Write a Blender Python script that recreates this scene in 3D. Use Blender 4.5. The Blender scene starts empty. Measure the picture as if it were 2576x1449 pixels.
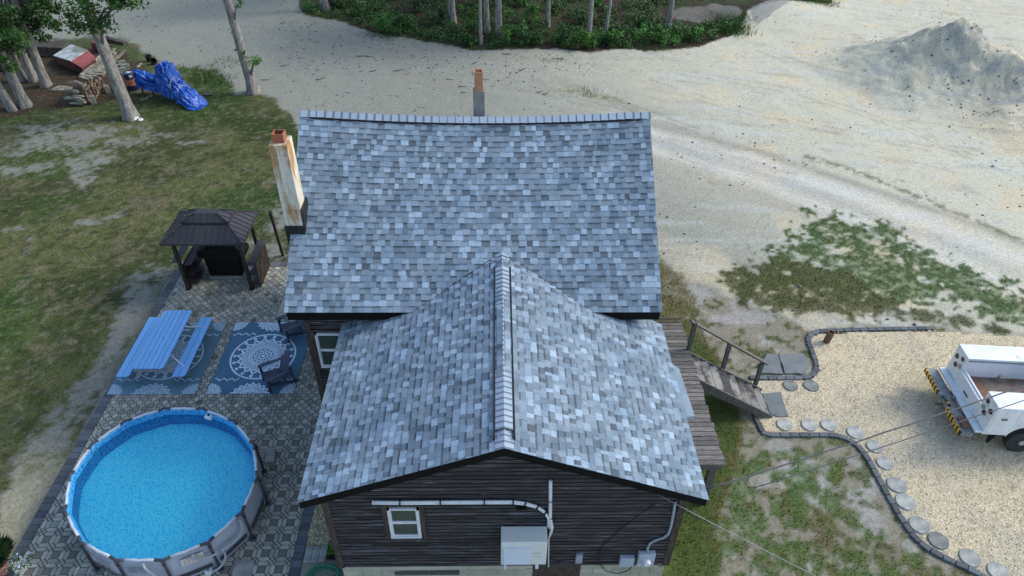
import bpy, math, random
import numpy as np
random.seed(7); rng=np.random.default_rng(7)
S=bpy.context.scene
# ------------------------------------------------------------------ camera, sky, sun, exposure
CH=14.3; FP=1789.36; PIT,YAW,ROL=[math.radians(a) for a in (39.057,1.657,1.033)]
fw=np.array([math.sin(YAW)*math.cos(PIT),math.cos(YAW)*math.cos(PIT),-math.sin(PIT)])
_r=np.array([math.cos(YAW),-math.sin(YAW),0]); _u=np.cross(_r,fw)
RR=math.cos(ROL)*_r+math.sin(ROL)*_u; UU=-math.sin(ROL)*_r+math.cos(ROL)*_u
CC=np.array([0,0,CH])
from mathutils import Matrix, Vector
cd=bpy.data.cameras.new('camera'); cam=bpy.data.objects.new('camera',cd); S.collection.objects.link(cam)
cam.matrix_world=Matrix(((RR[0],UU[0],-fw[0],0),(RR[1],UU[1],-fw[1],0),(RR[2],UU[2],-fw[2],CH),(0,0,0,1)))
cd.sensor_width=36; cd.lens=FP/2576*36; cd.clip_end=3000; cd.clip_start=.1; S.camera=cam
SUN_EL=math.radians(38); SUN_AZ=math.radians(75)   # azimuth from +Y towards +X
w=bpy.data.worlds.new("World"); S.world=w; w.use_nodes=True
nt=w.node_tree; sk=nt.nodes.new('ShaderNodeTexSky'); sk.sky_type='NISHITA'; sk.sun_disc=False
sk.sun_elevation=SUN_EL; sk.sun_rotation=SUN_AZ; sk.air_density=1.0; sk.dust_density=1.5; sk.ozone_density=.6
nt.links.new(sk.outputs[0],nt.nodes['Background'].inputs[0]); nt.nodes['Background'].inputs[1].default_value=.15
sl=bpy.data.lights.new('sun','SUN'); sl.energy=1.25; sl.angle=math.radians(15); sl.color=(1,.97,.90)
so=bpy.data.objects.new('sun',sl); S.collection.objects.link(so)
sd=Vector((math.sin(SUN_AZ)*math.cos(SUN_EL),math.cos(SUN_AZ)*math.cos(SUN_EL),math.sin(SUN_EL)))
so.rotation_euler=sd.to_track_quat('Z','Y').to_euler(); so.location=(0,0,40)
S.view_settings.view_transform='Standard'; S.view_settings.look='None'; S.view_settings.exposure=.84
S.view_settings.gamma=1; S.render.engine='CYCLES'
try:
    S.cycles.max_bounces=6; S.cycles.transparent_max_bounces=12
except Exception: pass
# ------------------------------------------------------------------ calibrated ground helpers
GZ=-.7                                                     # level of the yard; 0 is the sill height used for the house
def W(px,py,v=GZ,ax=2):                                    # where a sight line meets a world plane
    d=fw+RR*(px-1288)/FP-UU*(py-724.5)/FP; t=(v-CC[ax])/d[ax]; return CC+d*t
def g(px,py,h=0): return W(px,py,GZ+h)
def PJ(P):
    d=P-CC; z=np.maximum(d@fw,.5); return 1288+FP*(d@RR)/z, 724.5-FP*(d@UU)/z
# ------------------------------------------------------------------ noise
_T=rng.random((256,256))
def vn(x,y):
    xi=np.floor(x).astype(int); yi=np.floor(y).astype(int); fx=x-xi; fy=y-yi
    fx=fx*fx*(3-2*fx); fy=fy*fy*(3-2*fy); a=lambda i,j:_T[(xi+i)%256,(yi+j)%256]
    return (a(0,0)*(1-fx)+a(1,0)*fx)*(1-fy)+(a(0,1)*(1-fx)+a(1,1)*fx)*fy
def fbm(x,y,s=1.,o=4,seed=0):
    r=0;am=.5;t=0
    for i in range(o):
        r=r+am*vn(x*s+seed*17.3+i*31.7,y*s+seed*7.9+i*11.3); t+=am; am*=.5; s*=2.03
    return r/t
def sm(x,a,b):
    t=np.clip((x-a)/(b-a),0,1); return t*t*(3-2*t)
def pmask(x,y,poly,soft):                                  # soft polygon mask
    P=np.array(poly,float); n=len(P); ins=np.zeros(x.shape,bool); d2=np.full(x.shape,1e12)
    for i in range(n):
        x0,y0=P[i]; x1,y1=P[(i+1)%n]
        c=((y0>y)!=(y1>y)); xx=(x1-x0)*(y-y0)/((y1-y0) or 1e-9)+x0; ins^=c&(x<xx)
        dx,dy=x1-x0,y1-y0; t=np.clip(((x-x0)*dx+(y-y0)*dy)/(dx*dx+dy*dy+1e-9),0,1)
        d2=np.minimum(d2,(x-x0-t*dx)**2+(y-y0-t*dy)**2)
    d=np.sqrt(d2)*np.where(ins,1,-1); return np.clip(d/soft/2+.5,0,1)
def lmask(x,y,pts,wd):                                     # distance falloff along a polyline
    d2=np.full(x.shape,1e12)
    for (x0,y0),(x1,y1) in zip(pts[:-1],pts[1:]):
        dx,dy=x1-x0,y1-y0; t=np.clip(((x-x0)*dx+(y-y0)*dy)/(dx*dx+dy*dy),0,1)
        d2=np.minimum(d2,(x-x0-t*dx)**2+(y-y0-t*dy)**2)
    return np.exp(-d2/(wd*wd))
# ------------------------------------------------------------------ materials
def mat(name,col,rough=.8,col2=None,scale=8.,detail=6.,lo=.35,hi=.65,stretch=(1,1,1),bump=0.,bscale=None,tone=0.,attr=None,metal=0.,spec=.5,fine=0.,fscale=60.,coords='Object',col3=None,scale3=2.,lo3=.55,hi3=.7):
    m=bpy.data.materials.new(name); m.use_nodes=True; T=m.node_tree; N=T.nodes; L=T.links; B=N['Principled BSDF']
    B.inputs['Roughness'].default_value=rough; B.inputs['Metallic'].default_value=metal
    B.inputs['Specular IOR Level'].default_value=spec
    tc=N.new('ShaderNodeTexCoord'); mp=N.new('ShaderNodeMapping'); L.new(tc.outputs[coords],mp.inputs[0]); mp.inputs['Scale'].default_value=stretch
    def noise(sc,dt=6):
        n=N.new('ShaderNodeTexNoise'); n.inputs['Scale'].default_value=sc; n.inputs['Detail'].default_value=dt; n.inputs['Roughness'].default_value=.65; L.new(mp.outputs[0],n.inputs['Vector']); return n.outputs[0]
    def rng_(o,a,b):
        r=N.new('ShaderNodeMapRange'); r.inputs[1].default_value=a; r.inputs[2].default_value=b; r.interpolation_type='SMOOTHSTEP'; L.new(o,r.inputs[0]); return r.outputs[0]
    def mix(f,a,b,bt='MIX'):
        x=N.new('ShaderNodeMix'); x.data_type='RGBA'; x.blend_type=bt
        for s,i in ((f,0),(a,6),(b,7)):
            if hasattr(s,'is_linked'): L.new(s,x.inputs[i])
            elif i==0: x.inputs[0].default_value=s
            else: x.inputs[i].default_value=(*s,1)
        return x.outputs[2]
    c=None
    if attr:
        a=N.new('ShaderNodeAttribute'); a.attribute_name=attr; c=a.outputs['Color']
        if col2: c=mix(rng_(noise(scale,detail),lo,hi),c,col2)
    elif col2: c=mix(rng_(noise(scale,detail),lo,hi),col,col2)
    else: c=col
    if col3: c=mix(rng_(noise(scale3,5),lo3,hi3),c,col3)
    if tone:
        a=N.new('ShaderNodeAttribute'); a.attribute_name='tone'
        r=N.new('ShaderNodeMapRange'); r.inputs[3].default_value=1-tone; r.inputs[4].default_value=1+tone; L.new(a.outputs['Fac'],r.inputs[0])
        cv=N.new('ShaderNodeCombineColor'); [L.new(r.outputs[0],cv.inputs[i]) for i in range(3)]
        c=mix(1.,c,cv.outputs[0],'MULTIPLY')
    if fine:
        f=noise(fscale,3); r=N.new('ShaderNodeMapRange'); r.inputs[1].default_value=.25; r.inputs[2].default_value=.75; r.inputs[3].default_value=1-fine; r.inputs[4].default_value=1+fine; L.new(f,r.inputs[0])
        cv=N.new('ShaderNodeCombineColor'); [L.new(r.outputs[0],cv.inputs[i]) for i in range(3)]
        c=mix(1.,c,cv.outputs[0],'MULTIPLY')
    if hasattr(c,'is_linked'): L.new(c,B.inputs['Base Color'])
    else: B.inputs['Base Color'].default_value=(*c,1)
    if bump:
        b=N.new('ShaderNodeBump'); b.inputs['Strength'].default_value=bump; b.inputs['Distance'].default_value=.02; L.new(noise(bscale or scale*3,5),b.inputs['Height']); L.new(b.outputs[0],B.inputs['Normal'])
    return m
M={}
M['ground']=mat('ground_earth',(.4,.4,.3),.95,attr='Col',fine=.34,fscale=14,bump=.9,bscale=9,spec=.15)
M['shingle']=mat('asphalt_shingle',(.155,.218,.280),.85,col2=(.21,.275,.335),scale=1.5,tone=.66,fine=.28,fscale=55,bump=.25,bscale=70,spec=.35)
M['cap']=mat('ridge_shingle',(.27,.335,.41),.85,tone=.5,fine=.15,fscale=60,spec=.35)
M['black']=mat('black_metal_trim',(.012,.012,.013),.5,spec=.4)
M['fascia']=mat('black_fascia',(.006,.006,.006),.8,spec=.15)
M['siding']=mat('weathered_siding',(.018,.016,.018),.65,col2=(.10,.10,.12),scale=2.6,lo=.44,hi=.74,stretch=(.7,.7,17),tone=.85,fine=.35,fscale=8,col3=(.33,.34,.37),scale3=2.2,lo3=.62,hi3=.74,bump=.4,bscale=14)  # pale streaks are weathering; the bluish lighter tone also paints a sheen
M['board']=mat('dark_brown_board',(.030,.022,.018),.8,col2=(.075,.058,.045),scale=4,stretch=(6,6,1),fine=.3,bump=.4)
M['block']=mat('painted_block',(.34,.35,.27),.8,col2=(.42,.42,.33),scale=3,fine=.1,bump=.15,tone=.12)
M['mortar']=mat('mortar',(.45,.45,.38),.9)
M['chim']=mat('stained_render',(.64,.62,.53),.85,col2=(.44,.42,.33),scale=3,lo=.4,hi=.75,col3=(.36,.20,.075),scale3=2.6,lo3=.42,hi3=.62,fine=.15,stretch=(2.2,1.4,.33),bump=.3)
M['chimg']=mat('grey_block_chimney',(.27,.27,.25),.9,col2=(.19,.19,.18),scale=5,fine=.2,tone=.15,bump=.3)
M['clay']=mat('terracotta_flue',(.33,.115,.06),.8,col2=(.22,.075,.04),scale=6,fine=.15)
M['clayp']=mat('pale_clay_flue',(.46,.22,.12),.8,col2=(.36,.17,.10),scale=6,fine=.2)
M['flat_black']=mat('flat_black',(.01,.009,.008),.95)  # black for flue soot and the badge; its discs stand in for shaded holes
M['white']=mat('white_vinyl',(.72,.75,.78),.45,col2=(.62,.65,.68),scale=3)
M['pane']=mat('window_pane',(.045,.075,.06),.08,spec=.8,col2=(.03,.05,.04),scale=40,stretch=(.02,.02,1))
M['deck']=mat('weathered_deck',(.115,.108,.10),.85,col2=(.25,.245,.235),scale=5,stretch=(1,9,9),lo=.4,hi=.7,tone=.35,fine=.25,col3=(.07,.035,.03),scale3=1.4,lo3=.58,hi3=.72,bump=.5)
M['tread']=mat('stair_tread',(.07,.068,.062),.85,col2=(.30,.29,.26),scale=1.6,lo=.42,hi=.56,fine=.2,tone=.2)
M['post']=mat('grey_rail',(.075,.072,.064),.85,col2=(.13,.128,.118),scale=7,stretch=(3,3,1),fine=.2)
M['paver']=mat('concrete_paver',(.33,.335,.28),.9,tone=.58,col2=(.25,.255,.22),scale=1.3,lo=.4,hi=.65,fine=.22,fscale=45,bump=.3,bscale=60)
M['joint']=mat('paver_joint',(.02,.022,.015),.95,fine=.4,fscale=30)
M['edge']=mat('charcoal_edging',(.105,.12,.13),.9,tone=.3,fine=.2,fscale=40,bump=.3)
M['gravel']=mat('driveway_gravel',(.4,.34,.22),.95,attr='Col',fine=.45,fscale=22,bump=1.,bscale=26,spec=.2)
M['stone']=mat('stepping_stone',(.36,.37,.33),.9,col2=(.22,.235,.225),scale=4.5,tone=.3,fine=.2,fscale=40,bump=.3)
M['flag']=mat('bluestone_flag',(.125,.155,.165),.8,col2=(.17,.19,.19),scale=2.5,tone=.2,fine=.15,bump=.3)
M['rug']=mat('woven_rug',(.1,.2,.3),.7,attr='Col',fine=.12,fscale=90)
M['bluepaint']=mat('blue_picnic_top',(.17,.43,.80),.45,col2=(.20,.47,.82),scale=5,stretch=(6,.6,1),tone=.06,fine=.04)
M['seam']=mat('dark_gap',(.03,.06,.12),.8)
M['greyleg']=mat('grey_resin',(.30,.32,.34),.6)
M['pipew']=mat('white_steel_leg',(.65,.68,.72),.4)
M['adir']=mat('slate_blue_resin',(.040,.052,.095),.5,col2=(.05,.062,.105),scale=4)
M['gazroof']=mat('dark_steel_roof',(.040,.038,.044),.42,col2=(.055,.052,.056),scale=2,spec=.5,fine=.12,metal=.2)
M['gazpost']=mat('dark_brown_post',(.022,.016,.013),.5,col2=(.035,.026,.02),scale=6)
M['cover']=mat('black_grill_cover',(.006,.006,.006),.75,spec=.2,bump=.5,bscale=3)
M['tarp']=mat('blue_tarp',(.010,.065,.34),.38,col2=(.02,.12,.50),scale=3,bump=1.,bscale=4,spec=.5,fine=.1)
M['rope']=mat('pale_rope',(.25,.4,.5),.8)
M['drum']=mat('navy_drum',(.012,.016,.06),.4); M['drumo']=mat('orange_drum_band',(.50,.17,.08),.6,col2=(.35,.12,.06),scale=5)
M['tin']=mat('weathered_white_panel',(.50,.55,.58),.6,col2=(.17,.18,.14),scale=.8,lo=.42,hi=.62,fine=.15)
M['redp']=mat('faded_red_panel',(.24,.055,.06),.8,col2=(.15,.04,.042),scale=2,fine=.15,col3=(.05,.02,.02),scale3=1.8,lo3=.62,hi3=.66)
M['redd']=mat('dark_red_board',(.09,.018,.018),.8,col2=(.05,.015,.015),scale=3)
M['lumber']=mat('old_lumber',(.12,.115,.095),.85,col2=(.28,.27,.20),scale=3,stretch=(1,1,1),tone=.45,fine=.2)
M['log']=mat('split_firewood',(.095,.065,.042),.9,col2=(.19,.15,.11),scale=5,tone=.6,fine=.25)
M['darkw']=mat('dark_rotten_wood',(.03,.025,.02),.9,col2=(.07,.06,.05),scale=4,tone=.3)
M['steel']=mat('rusty_steel',(.05,.032,.028),.7,col2=(.09,.05,.04),scale=5)
M['cblock']=mat('mossy_cinder_block',(.23,.25,.21),.95,col2=(.14,.16,.12),scale=5,fine=.2)
M['bark']=mat('oak_bark',(.13,.125,.115),.9,col2=(.29,.28,.26),scale=5,stretch=(2.2,2.2,.5),lo=.35,hi=.65,fine=.3,fscale=20,bump=1.,bscale=14)
M['leaf']=mat('oak_leaves',(.030,.085,.020),.6,tone=.8,col2=(.05,.125,.022),scale=.8,spec=.3)
M['leafb']=mat('bright_leaves',(.06,.18,.02),.6,tone=.75,col2=(.035,.11,.02),scale=.5,spec=.3)
M['leafd']=mat('dark_leaves',(.022,.058,.016),.6,tone=.7,spec=.3)
M['grass']=mat('grass_blades',(.1,.1,.04),.8,attr='Col',spec=.2)
M['stones']=mat('loose_stones',(.11,.12,.13),.9,tone=.7,spec=.2)
M['litter']=mat('dead_leaves',(.12,.06,.035),.9,tone=.6)
M['truckw']=mat('white_truck_paint',(.80,.84,.86),.35,col2=(.68,.72,.74),scale=2.5,lo=.4,hi=.7,col3=(.42,.30,.22),scale3=3.2,lo3=.62,hi3=.72)
M['bedf']=mat('rusty_bed_floor',(.13,.075,.05),.8,col2=(.22,.19,.17),scale=3,fine=.3,col3=(.05,.03,.025),scale3=3)
M['bump']=mat('worn_aluminium',(.26,.28,.28),.5,col2=(.17,.18,.18),scale=3,metal=.2,fine=.1)
M['yel']=mat('hazard_yellow',(.80,.42,.01),.6); M['hblk']=mat('hazard_black',(.02,.012,.01),.6)
M['rust']=mat('rust',(.16,.075,.045),.9,col2=(.22,.13,.09),scale=9)
M['lred']=mat('red_lens',(.045,.004,.012),.2); M['lclr']=mat('clear_lens',(.28,.31,.30),.2)
M['tyre']=mat('rubber',(.03,.032,.035),.8,fine=.15); M['rim']=mat('white_rim',(.42,.44,.42),.5)
M['glass']=mat('dark_glass',(.02,.025,.03),.05,spec=.8)
M['poolw']=mat('grey_pool_vinyl',(.36,.40,.47),.5,col2=(.41,.45,.52),scale=2); M['poold']=mat('charcoal_pool_frame',(.045,.048,.062),.45)
M['tubew']=mat('white_pool_tube',(.50,.56,.61),.4)
M['hose']=mat('grey_pool_hose',(.34,.39,.41),.5); M['ghose']=mat('green_hose',(.015,.20,.11),.5)
M['acbox']=mat('ac_beige',(.66,.70,.66),.45); M['actop']=mat('ac_grille',(.62,.70,.80),.5)
M['cable']=mat('cable_grey',(.08,.085,.09),.6); M['cablew']=mat('cable_bare',(.24,.25,.26),.4)
M['meter']=mat('meter_grey',(.36,.42,.50),.5); M['greyp']=mat('grey_pvc',(.28,.33,.37),.5)
M['flower']=mat('pale_flowers',(.45,.55,.75),.7,tone=.3); M['terra']=mat('pink_pot',(.45,.2,.15),.7)
M['ink']=mat('dark_print',(.03,.035,.05),.7); M['inkr']=mat('red_print',(.5,.06,.04),.7)
M['label']=mat('label_white',(.62,.62,.6),.6); M['bucket']=mat('black_plastic',(.008,.008,.01),.4)
M['pile']=mat('sandpile',(.4,.4,.3),.95,attr='Col',fine=.2,fscale=6,bump=.8,bscale=5,spec=.15)
# pool liner: mosaic print; water: clear surface
def liner(nm,c0,c1,c2):
    m=bpy.data.materials.new(nm); m.use_nodes=True; T=m.node_tree; N=T.nodes; L=T.links; B=N['Principled BSDF']
    tc=N.new('ShaderNodeTexCoord'); v=N.new('ShaderNodeTexVoronoi'); v.inputs['Scale'].default_value=21; L.new(tc.outputs['Object'],v.inputs['Vector'])
    n=N.new('ShaderNodeTexNoise'); n.inputs['Scale'].default_value=24; n.inputs['Detail'].default_value=3; L.new(tc.outputs['Object'],n.inputs['Vector'])
    mx=N.new('ShaderNodeMath'); mx.operation='MULTIPLY'; L.new(v.outputs['Distance'],mx.inputs[0]); mx.inputs[1].default_value=.55
    ad=N.new('ShaderNodeMath'); ad.operation='ADD'; L.new(mx.outputs[0],ad.inputs[0]); L.new(n.outputs[0],ad.inputs[1])
    r=N.new('ShaderNodeValToRGB'); L.new(ad.outputs[0],r.inputs[0]); e=r.color_ramp.elements
    e[0].position=.48; e[0].color=(*c0,1); e[1].position=.80; e[1].color=(*c2,1)
    e=e.new(.64); e.color=(*c1,1)
    L.new(r.outputs[0],B.inputs['Base Color']); B.inputs['Roughness'].default_value=.5; return m
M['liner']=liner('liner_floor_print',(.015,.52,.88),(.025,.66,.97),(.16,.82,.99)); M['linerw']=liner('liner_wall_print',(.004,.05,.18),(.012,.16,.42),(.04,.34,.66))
def water():
    m=bpy.data.materials.new('pool_water'); m.use_nodes=True; T=m.node_tree; N=T.nodes; L=T.links; N.remove(N['Principled BSDF'])
    o=N['Material Output']; t=N.new('ShaderNodeBsdfTransparent'); t.inputs[0].default_value=(.86,.98,.99,1)
    gl=N.new('ShaderNodeBsdfGlossy'); gl.inputs['Roughness'].default_value=.04; f=N.new('ShaderNodeFresnel'); f.inputs[0].default_value=1.33
    tc=N.new('ShaderNodeTexCoord'); n=N.new('ShaderNodeTexNoise'); n.inputs['Scale'].default_value=5; b=N.new('ShaderNodeBump'); b.inputs['Strength'].default_value=.12; b.inputs['Distance'].default_value=.02
    L.new(tc.outputs['Object'],n.inputs['Vector']); L.new(n.outputs[0],b.inputs['Height']); L.new(b.outputs[0],gl.inputs['Normal']); L.new(b.outputs[0],f.inputs['Normal'])
    mx=N.new('ShaderNodeMixShader'); L.new(f.outputs[0],mx.inputs[0]); L.new(t.outputs[0],mx.inputs[1]); L.new(gl.outputs[0],mx.inputs[2]); L.new(mx.outputs[0],o.inputs[0]); return m
M['water']=water()
# ------------------------------------------------------------------ object helpers
LOC={}
def tag(o,label=None,cat=None,group=None,kind=None):
    if label: o['label']=label
    if cat: o['category']=cat
    if group: o['group']=group
    if kind: o['kind']=kind
    return o
def thing(name,label,cat,loc=(0,0,0),group=None,rz=0):
    o=bpy.data.objects.new(name,None); S.collection.objects.link(o); o.location=loc; o.rotation_euler=(0,0,rz); o.empty_display_size=.3
    LOC[o.name]=np.array(loc,float) if rz==0 else np.zeros(3); return tag(o,label,cat,group)
def dup(root,loc,rz=None,label=None):
    r=root.copy(); S.collection.objects.link(r); r.location=loc
    if rz is not None: r.rotation_euler=(0,0,rz)
    if label: r['label']=label
    for ch in list(root.children):
        c=ch.copy(); S.collection.objects.link(c); c.parent=r
        for q in list(ch.children):
            d=q.copy(); S.collection.objects.link(d); d.parent=c
    return r
def finish(name,V,F,m,parent=None,tone=None,col=None,smooth=False,colp=None):
    V=np.asarray(V,float); me=bpy.data.meshes.new(name)
    if parent is not None: off=LOC.get(parent.name,np.zeros(3))
    else:
        lo=V.min(0); hi=V.max(0); off=np.array([(lo[0]+hi[0])/2,(lo[1]+hi[1])/2,lo[2]])
    V=V-off
    if isinstance(F,np.ndarray):
        n,k=F.shape; me.vertices.add(len(V)); me.vertices.foreach_set('co',V.ravel().astype(np.float32))
        me.loops.add(n*k); me.loops.foreach_set('vertex_index',F.ravel().astype(np.int32))
        me.polygons.add(n); me.polygons.foreach_set('loop_start',(np.arange(n)*k).astype(np.int32)); me.polygons.foreach_set('loop_total',np.full(n,k,np.int32))
        me.update(calc_edges=True)
    else: me.from_pydata([tuple(v) for v in V],[],F); me.update()
    if tone is not None:
        a=me.attributes.new('tone','FLOAT','FACE'); a.data.foreach_set('value',np.asarray(tone,np.float32))
    if col is not None:
        a=me.attributes.new('Col','FLOAT_COLOR','POINT'); c=np.ones((len(V),4),np.float32); c[:,:3]=col; a.data.foreach_set('color',c.ravel())
    if colp is not None:                                   # per-face colour
        a=me.attributes.new('Col','FLOAT_COLOR','CORNER'); c=np.ones((len(me.polygons),4),np.float32); c[:,:3]=colp
        lt=np.array([p.loop_total for p in me.polygons]) if not isinstance(F,np.ndarray) else np.full(len(F),F.shape[1]); a.data.foreach_set('color',np.repeat(c,lt,0).ravel())
    if smooth: me.polygons.foreach_set('use_smooth',np.ones(len(me.polygons),bool))
    me.materials.append(m); o=bpy.data.objects.new(name,me); S.collection.objects.link(o)
    if parent is not None: o.parent=parent; LOC[o.name]=off
    else: o.location=off; LOC[o.name]=off
    return o
class MB:
    def __init__(s): s.V=[];s.F=[];s.T=[]
    def poly(s,pts,tone=.5):
        n=len(s.V); s.V+= [tuple(p) for p in pts]; s.F.append(list(range(n,n+len(pts)))); s.T.append(tone); return s
    def hexa(s,p,tone=.5):                                 # 8 corners: bottom 4 ccw, top 4
        n=len(s.V); s.V+=[tuple(q) for q in p]
        for f in ((3,2,1,0),(4,5,6,7),(0,1,5,4),(1,2,6,5),(2,3,7,6),(3,0,4,7)): s.F.append([n+i for i in f]); s.T.append(tone)
        return s
    def box(s,x0,x1,y0,y1,z0,z1,tone=.5):
        return s.hexa([(x0,y0,z0),(x1,y0,z0),(x1,y1,z0),(x0,y1,z0),(x0,y0,z1),(x1,y0,z1),(x1,y1,z1),(x0,y1,z1)],tone)
    def rbox(s,c,sx,sy,sz,rz=0,tone=.5):                   # base-centred, rotated
        ca,sa=math.cos(rz),math.sin(rz); P=[]
        for z in (0,sz):
            for a,b in ((-1,-1),(1,-1),(1,1),(-1,1)):
                x,y=a*sx/2,b*sy/2; P.append((c[0]+x*ca-y*sa,c[1]+x*sa+y*ca,c[2]+z))
        return s.hexa(P,tone)
    def bar(s,a,b,w,h,tone=.5,up=(0,0,1)):                 # beam from a to b
        a=Vector(a);b=Vector(b);d=(b-a).normalized();u=Vector(up)
        if abs(d.dot(u))>.98: u=Vector((1,0,0))
        sd_=d.cross(u).normalized()*w/2; up_=sd_.cross(d).normalized()*h/2
        return s.hexa([a-sd_-up_,a+sd_-up_,b+sd_-up_,b-sd_-up_,a-sd_+up_,a+sd_+up_,b+sd_+up_,b-sd_+up_],tone)
    def tube(s,path,r,n=8,tone=.5,cap=True):
        P=[Vector(p) for p in path]; R=r if hasattr(r,'__len__') else [r]*len(P); rings=[]
        x=None
        for i,p in enumerate(P):
            d=(P[min(i+1,len(P)-1)]-P[max(i-1,0)])
            if d.length<1e-9: d=Vector((0,0,1))
            d.normalize()
            if x is None: x=d.orthogonal().normalized()
            x=(x-d*x.dot(d)).normalized(); y=d.cross(x); b=len(s.V)
            for k in range(n):
                a=2*math.pi*k/n; s.V.append(tuple(p+(x*math.cos(a)+y*math.sin(a))*R[i]))
            rings.append(b)
        for a,b in zip(rings[:-1],rings[1:]):
            for k in range(n): s.F.append([a+k,a+(k+1)%n,b+(k+1)%n,b+k]); s.T.append(tone)
        if cap: s.F.append([rings[0]+k for k in range(n)][::-1]); s.F.append([rings[-1]+k for k in range(n)]); s.T+=[tone,tone]
        return s
    def lathe(s,c,prof,n=20,tone=.5,ell=(1,1),ax=2):
        b0=len(s.V)
        for r,z in prof:
            for k in range(n):
                a=2*math.pi*k/n; x,y=r*math.cos(a)*ell[0],r*math.sin(a)*ell[1]
                s.V.append((c[0]+x,c[1]+y,c[2]+z) if ax==2 else ((c[0]+z,c[1]+x,c[2]+y) if ax==0 else (c[0]+x,c[1]+z,c[2]+y)))
        for i in range(len(prof)-1):
            for k in range(n): s.F.append([b0+i*n+k,b0+i*n+(k+1)%n,b0+(i+1)*n+(k+1)%n,b0+(i+1)*n+k]); s.T.append(tone)
        s.F.append([b0+k for k in range(n)][::-1]); s.F.append([b0+(len(prof)-1)*n+k for k in range(n)]); s.T+=[tone,tone]
        return s
    def prism(s,poly,z0,z1,tone=.5,bev=0.):                # xy polygon extruded
        n=len(poly); b=len(s.V); cx=sum(p[0] for p in poly)/n; cy=sum(p[1] for p in poly)/n
        s.V+=[(p[0],p[1],z0) for p in poly]+[(cx+(p[0]-cx)*(1-bev),cy+(p[1]-cy)*(1-bev),z1) for p in poly]
        s.F.append([b+i for i in range(n)][::-1]); s.F.append([b+n+i for i in range(n)]); s.T+=[tone,tone]
        for i in range(n): s.F.append([b+i,b+(i+1)%n,b+n+(i+1)%n,b+n+i]); s.T.append(tone)
        return s
    def prismx(s,poly,x0,x1,tone=.5):                      # (y,z) polygon extruded along x
        n=len(poly); b=len(s.V); s.V+=[(x0,p[0],p[1]) for p in poly]+[(x1,p[0],p[1]) for p in poly]
        s.F.append([b+i for i in range(n)]); s.F.append([b+n+i for i in range(n)][::-1]); s.T+=[tone,tone]
        for i in range(n): s.F.append([b+(i+1)%n,b+i,b+n+i,b+n+(i+1)%n]); s.T.append(tone)
        return s
    def build(s,name,m,parent=None,smooth=False,bevel=0.):
        o=finish(name,s.V,s.F,M[m],parent,tone=s.T,smooth=smooth)
        if bevel:
            b=o.modifiers.new('bevel','BEVEL'); b.width=bevel; b.segments=2; b.limit_method='ANGLE'
        return o
def clip(poly,a,b,c):                                      # keep a*x+b*y+c>=0
    out=[]
    for i in range(len(poly)):
        p,q=poly[i],poly[(i+1)%len(poly)]; dp=a*p[0]+b*p[1]+c; dq=a*q[0]+b*q[1]+c
        if dp>=0: out.append(p)
        if (dp>=0)!=(dq>=0): t=dp/(dp-dq); out.append((p[0]+(q[0]-p[0])*t,p[1]+(q[1]-p[1])*t))
    return out
def clipc(poly,conv):                                      # clip to a convex ccw polygon
    for i in range(len(conv)):
        (x0,y0),(x1,y1)=conv[i],conv[(i+1)%len(conv)]; a,b=-(y1-y0),(x1-x0); poly=clip(poly,a,b,-(a*x0+b*y0))
        if len(poly)<3: return []
    return poly
def text(s,size,fn,name,m,parent):                         # lettering as a thin mesh; fn maps (x,y)->world
    c=bpy.data.curves.new('t','FONT'); c.body=s; c.size=size; c.align_x='CENTER'; c.align_y='CENTER'
    o=bpy.data.objects.new('t',c); S.collection.objects.link(o); dg=bpy.context.evaluated_depsgraph_get(); me=o.evaluated_get(dg).to_mesh()
    V=[fn(v.co.x,v.co.y) for v in me.vertices]; F=[list(p.vertices) for p in me.polygons]
    o.evaluated_get(dg).to_mesh_clear(); bpy.data.objects.remove(o); bpy.data.curves.remove(c)
    return finish(name,V,F,M[m],parent)
# ================================================================== GROUND
PA=dict(x0=-10.95,x1=-4.38,y0=3.0,y1=float(g(720,659)[1]))       # patio rectangle
ZB=float(g(400,1071)[1])
LAWN=[(-400,60),(0,140),(130,110),(330,105),(420,165),(545,172),(600,232),(690,240),(735,300),(765,330),(760,560),(730,700),(430,700),(20,1420),(-300,1500)]
FOREST=[(755,-400),(752,20),(770,40),(850,50),(935,82),(1100,108),(1190,126),(1400,122),(1480,133),(1560,122),(1650,128),(1760,118),(1850,84),(1880,45),(1990,12),(2080,2),(2150,-20),(2300,-90),(2400,-400)]
RGR=[(1850,705),(1900,640),(1985,600),(2030,545),(2130,560),(2250,590),(2330,640),(2450,675),(2576,745),(2800,860),(2800,900),(2576,830),(2400,760),(2250,790),(2130,760),(1990,740),(1870,745)]
LOWR=[(1640,640),(1700,700),(1800,740),(1950,790),(2040,830),(2150,820),(2350,822),(2650,850),(2700,800),(2900,2000),(1600,2000)]
LOWG=[(1690,980),(1800,1010),(1840,1120),(1920,1110),(2060,1120),(2140,1220),(2230,1350),(2400,1470),(2500,1600),(1500,1600),(1640,1200)]
MOSS=[(1640,780),(1740,800),(1800,880),(1840,990),(1880,1060),(1850,1180),(1800,1330),(1830,1500),(1500,1600),(1600,1000)]
LIT=[(-500,120),(0,100),(250,95),(330,150),(380,185),(330,235),(250,262),(120,275),(0,300),(-500,330)]
def band(u,v,p,wd,seed=0):
    return lmask(u,v,p,wd)
P0=g(2372,190)[:2]; P1=g(2525,262)[:2]; PM=g(2440,225)[:2]
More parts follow.
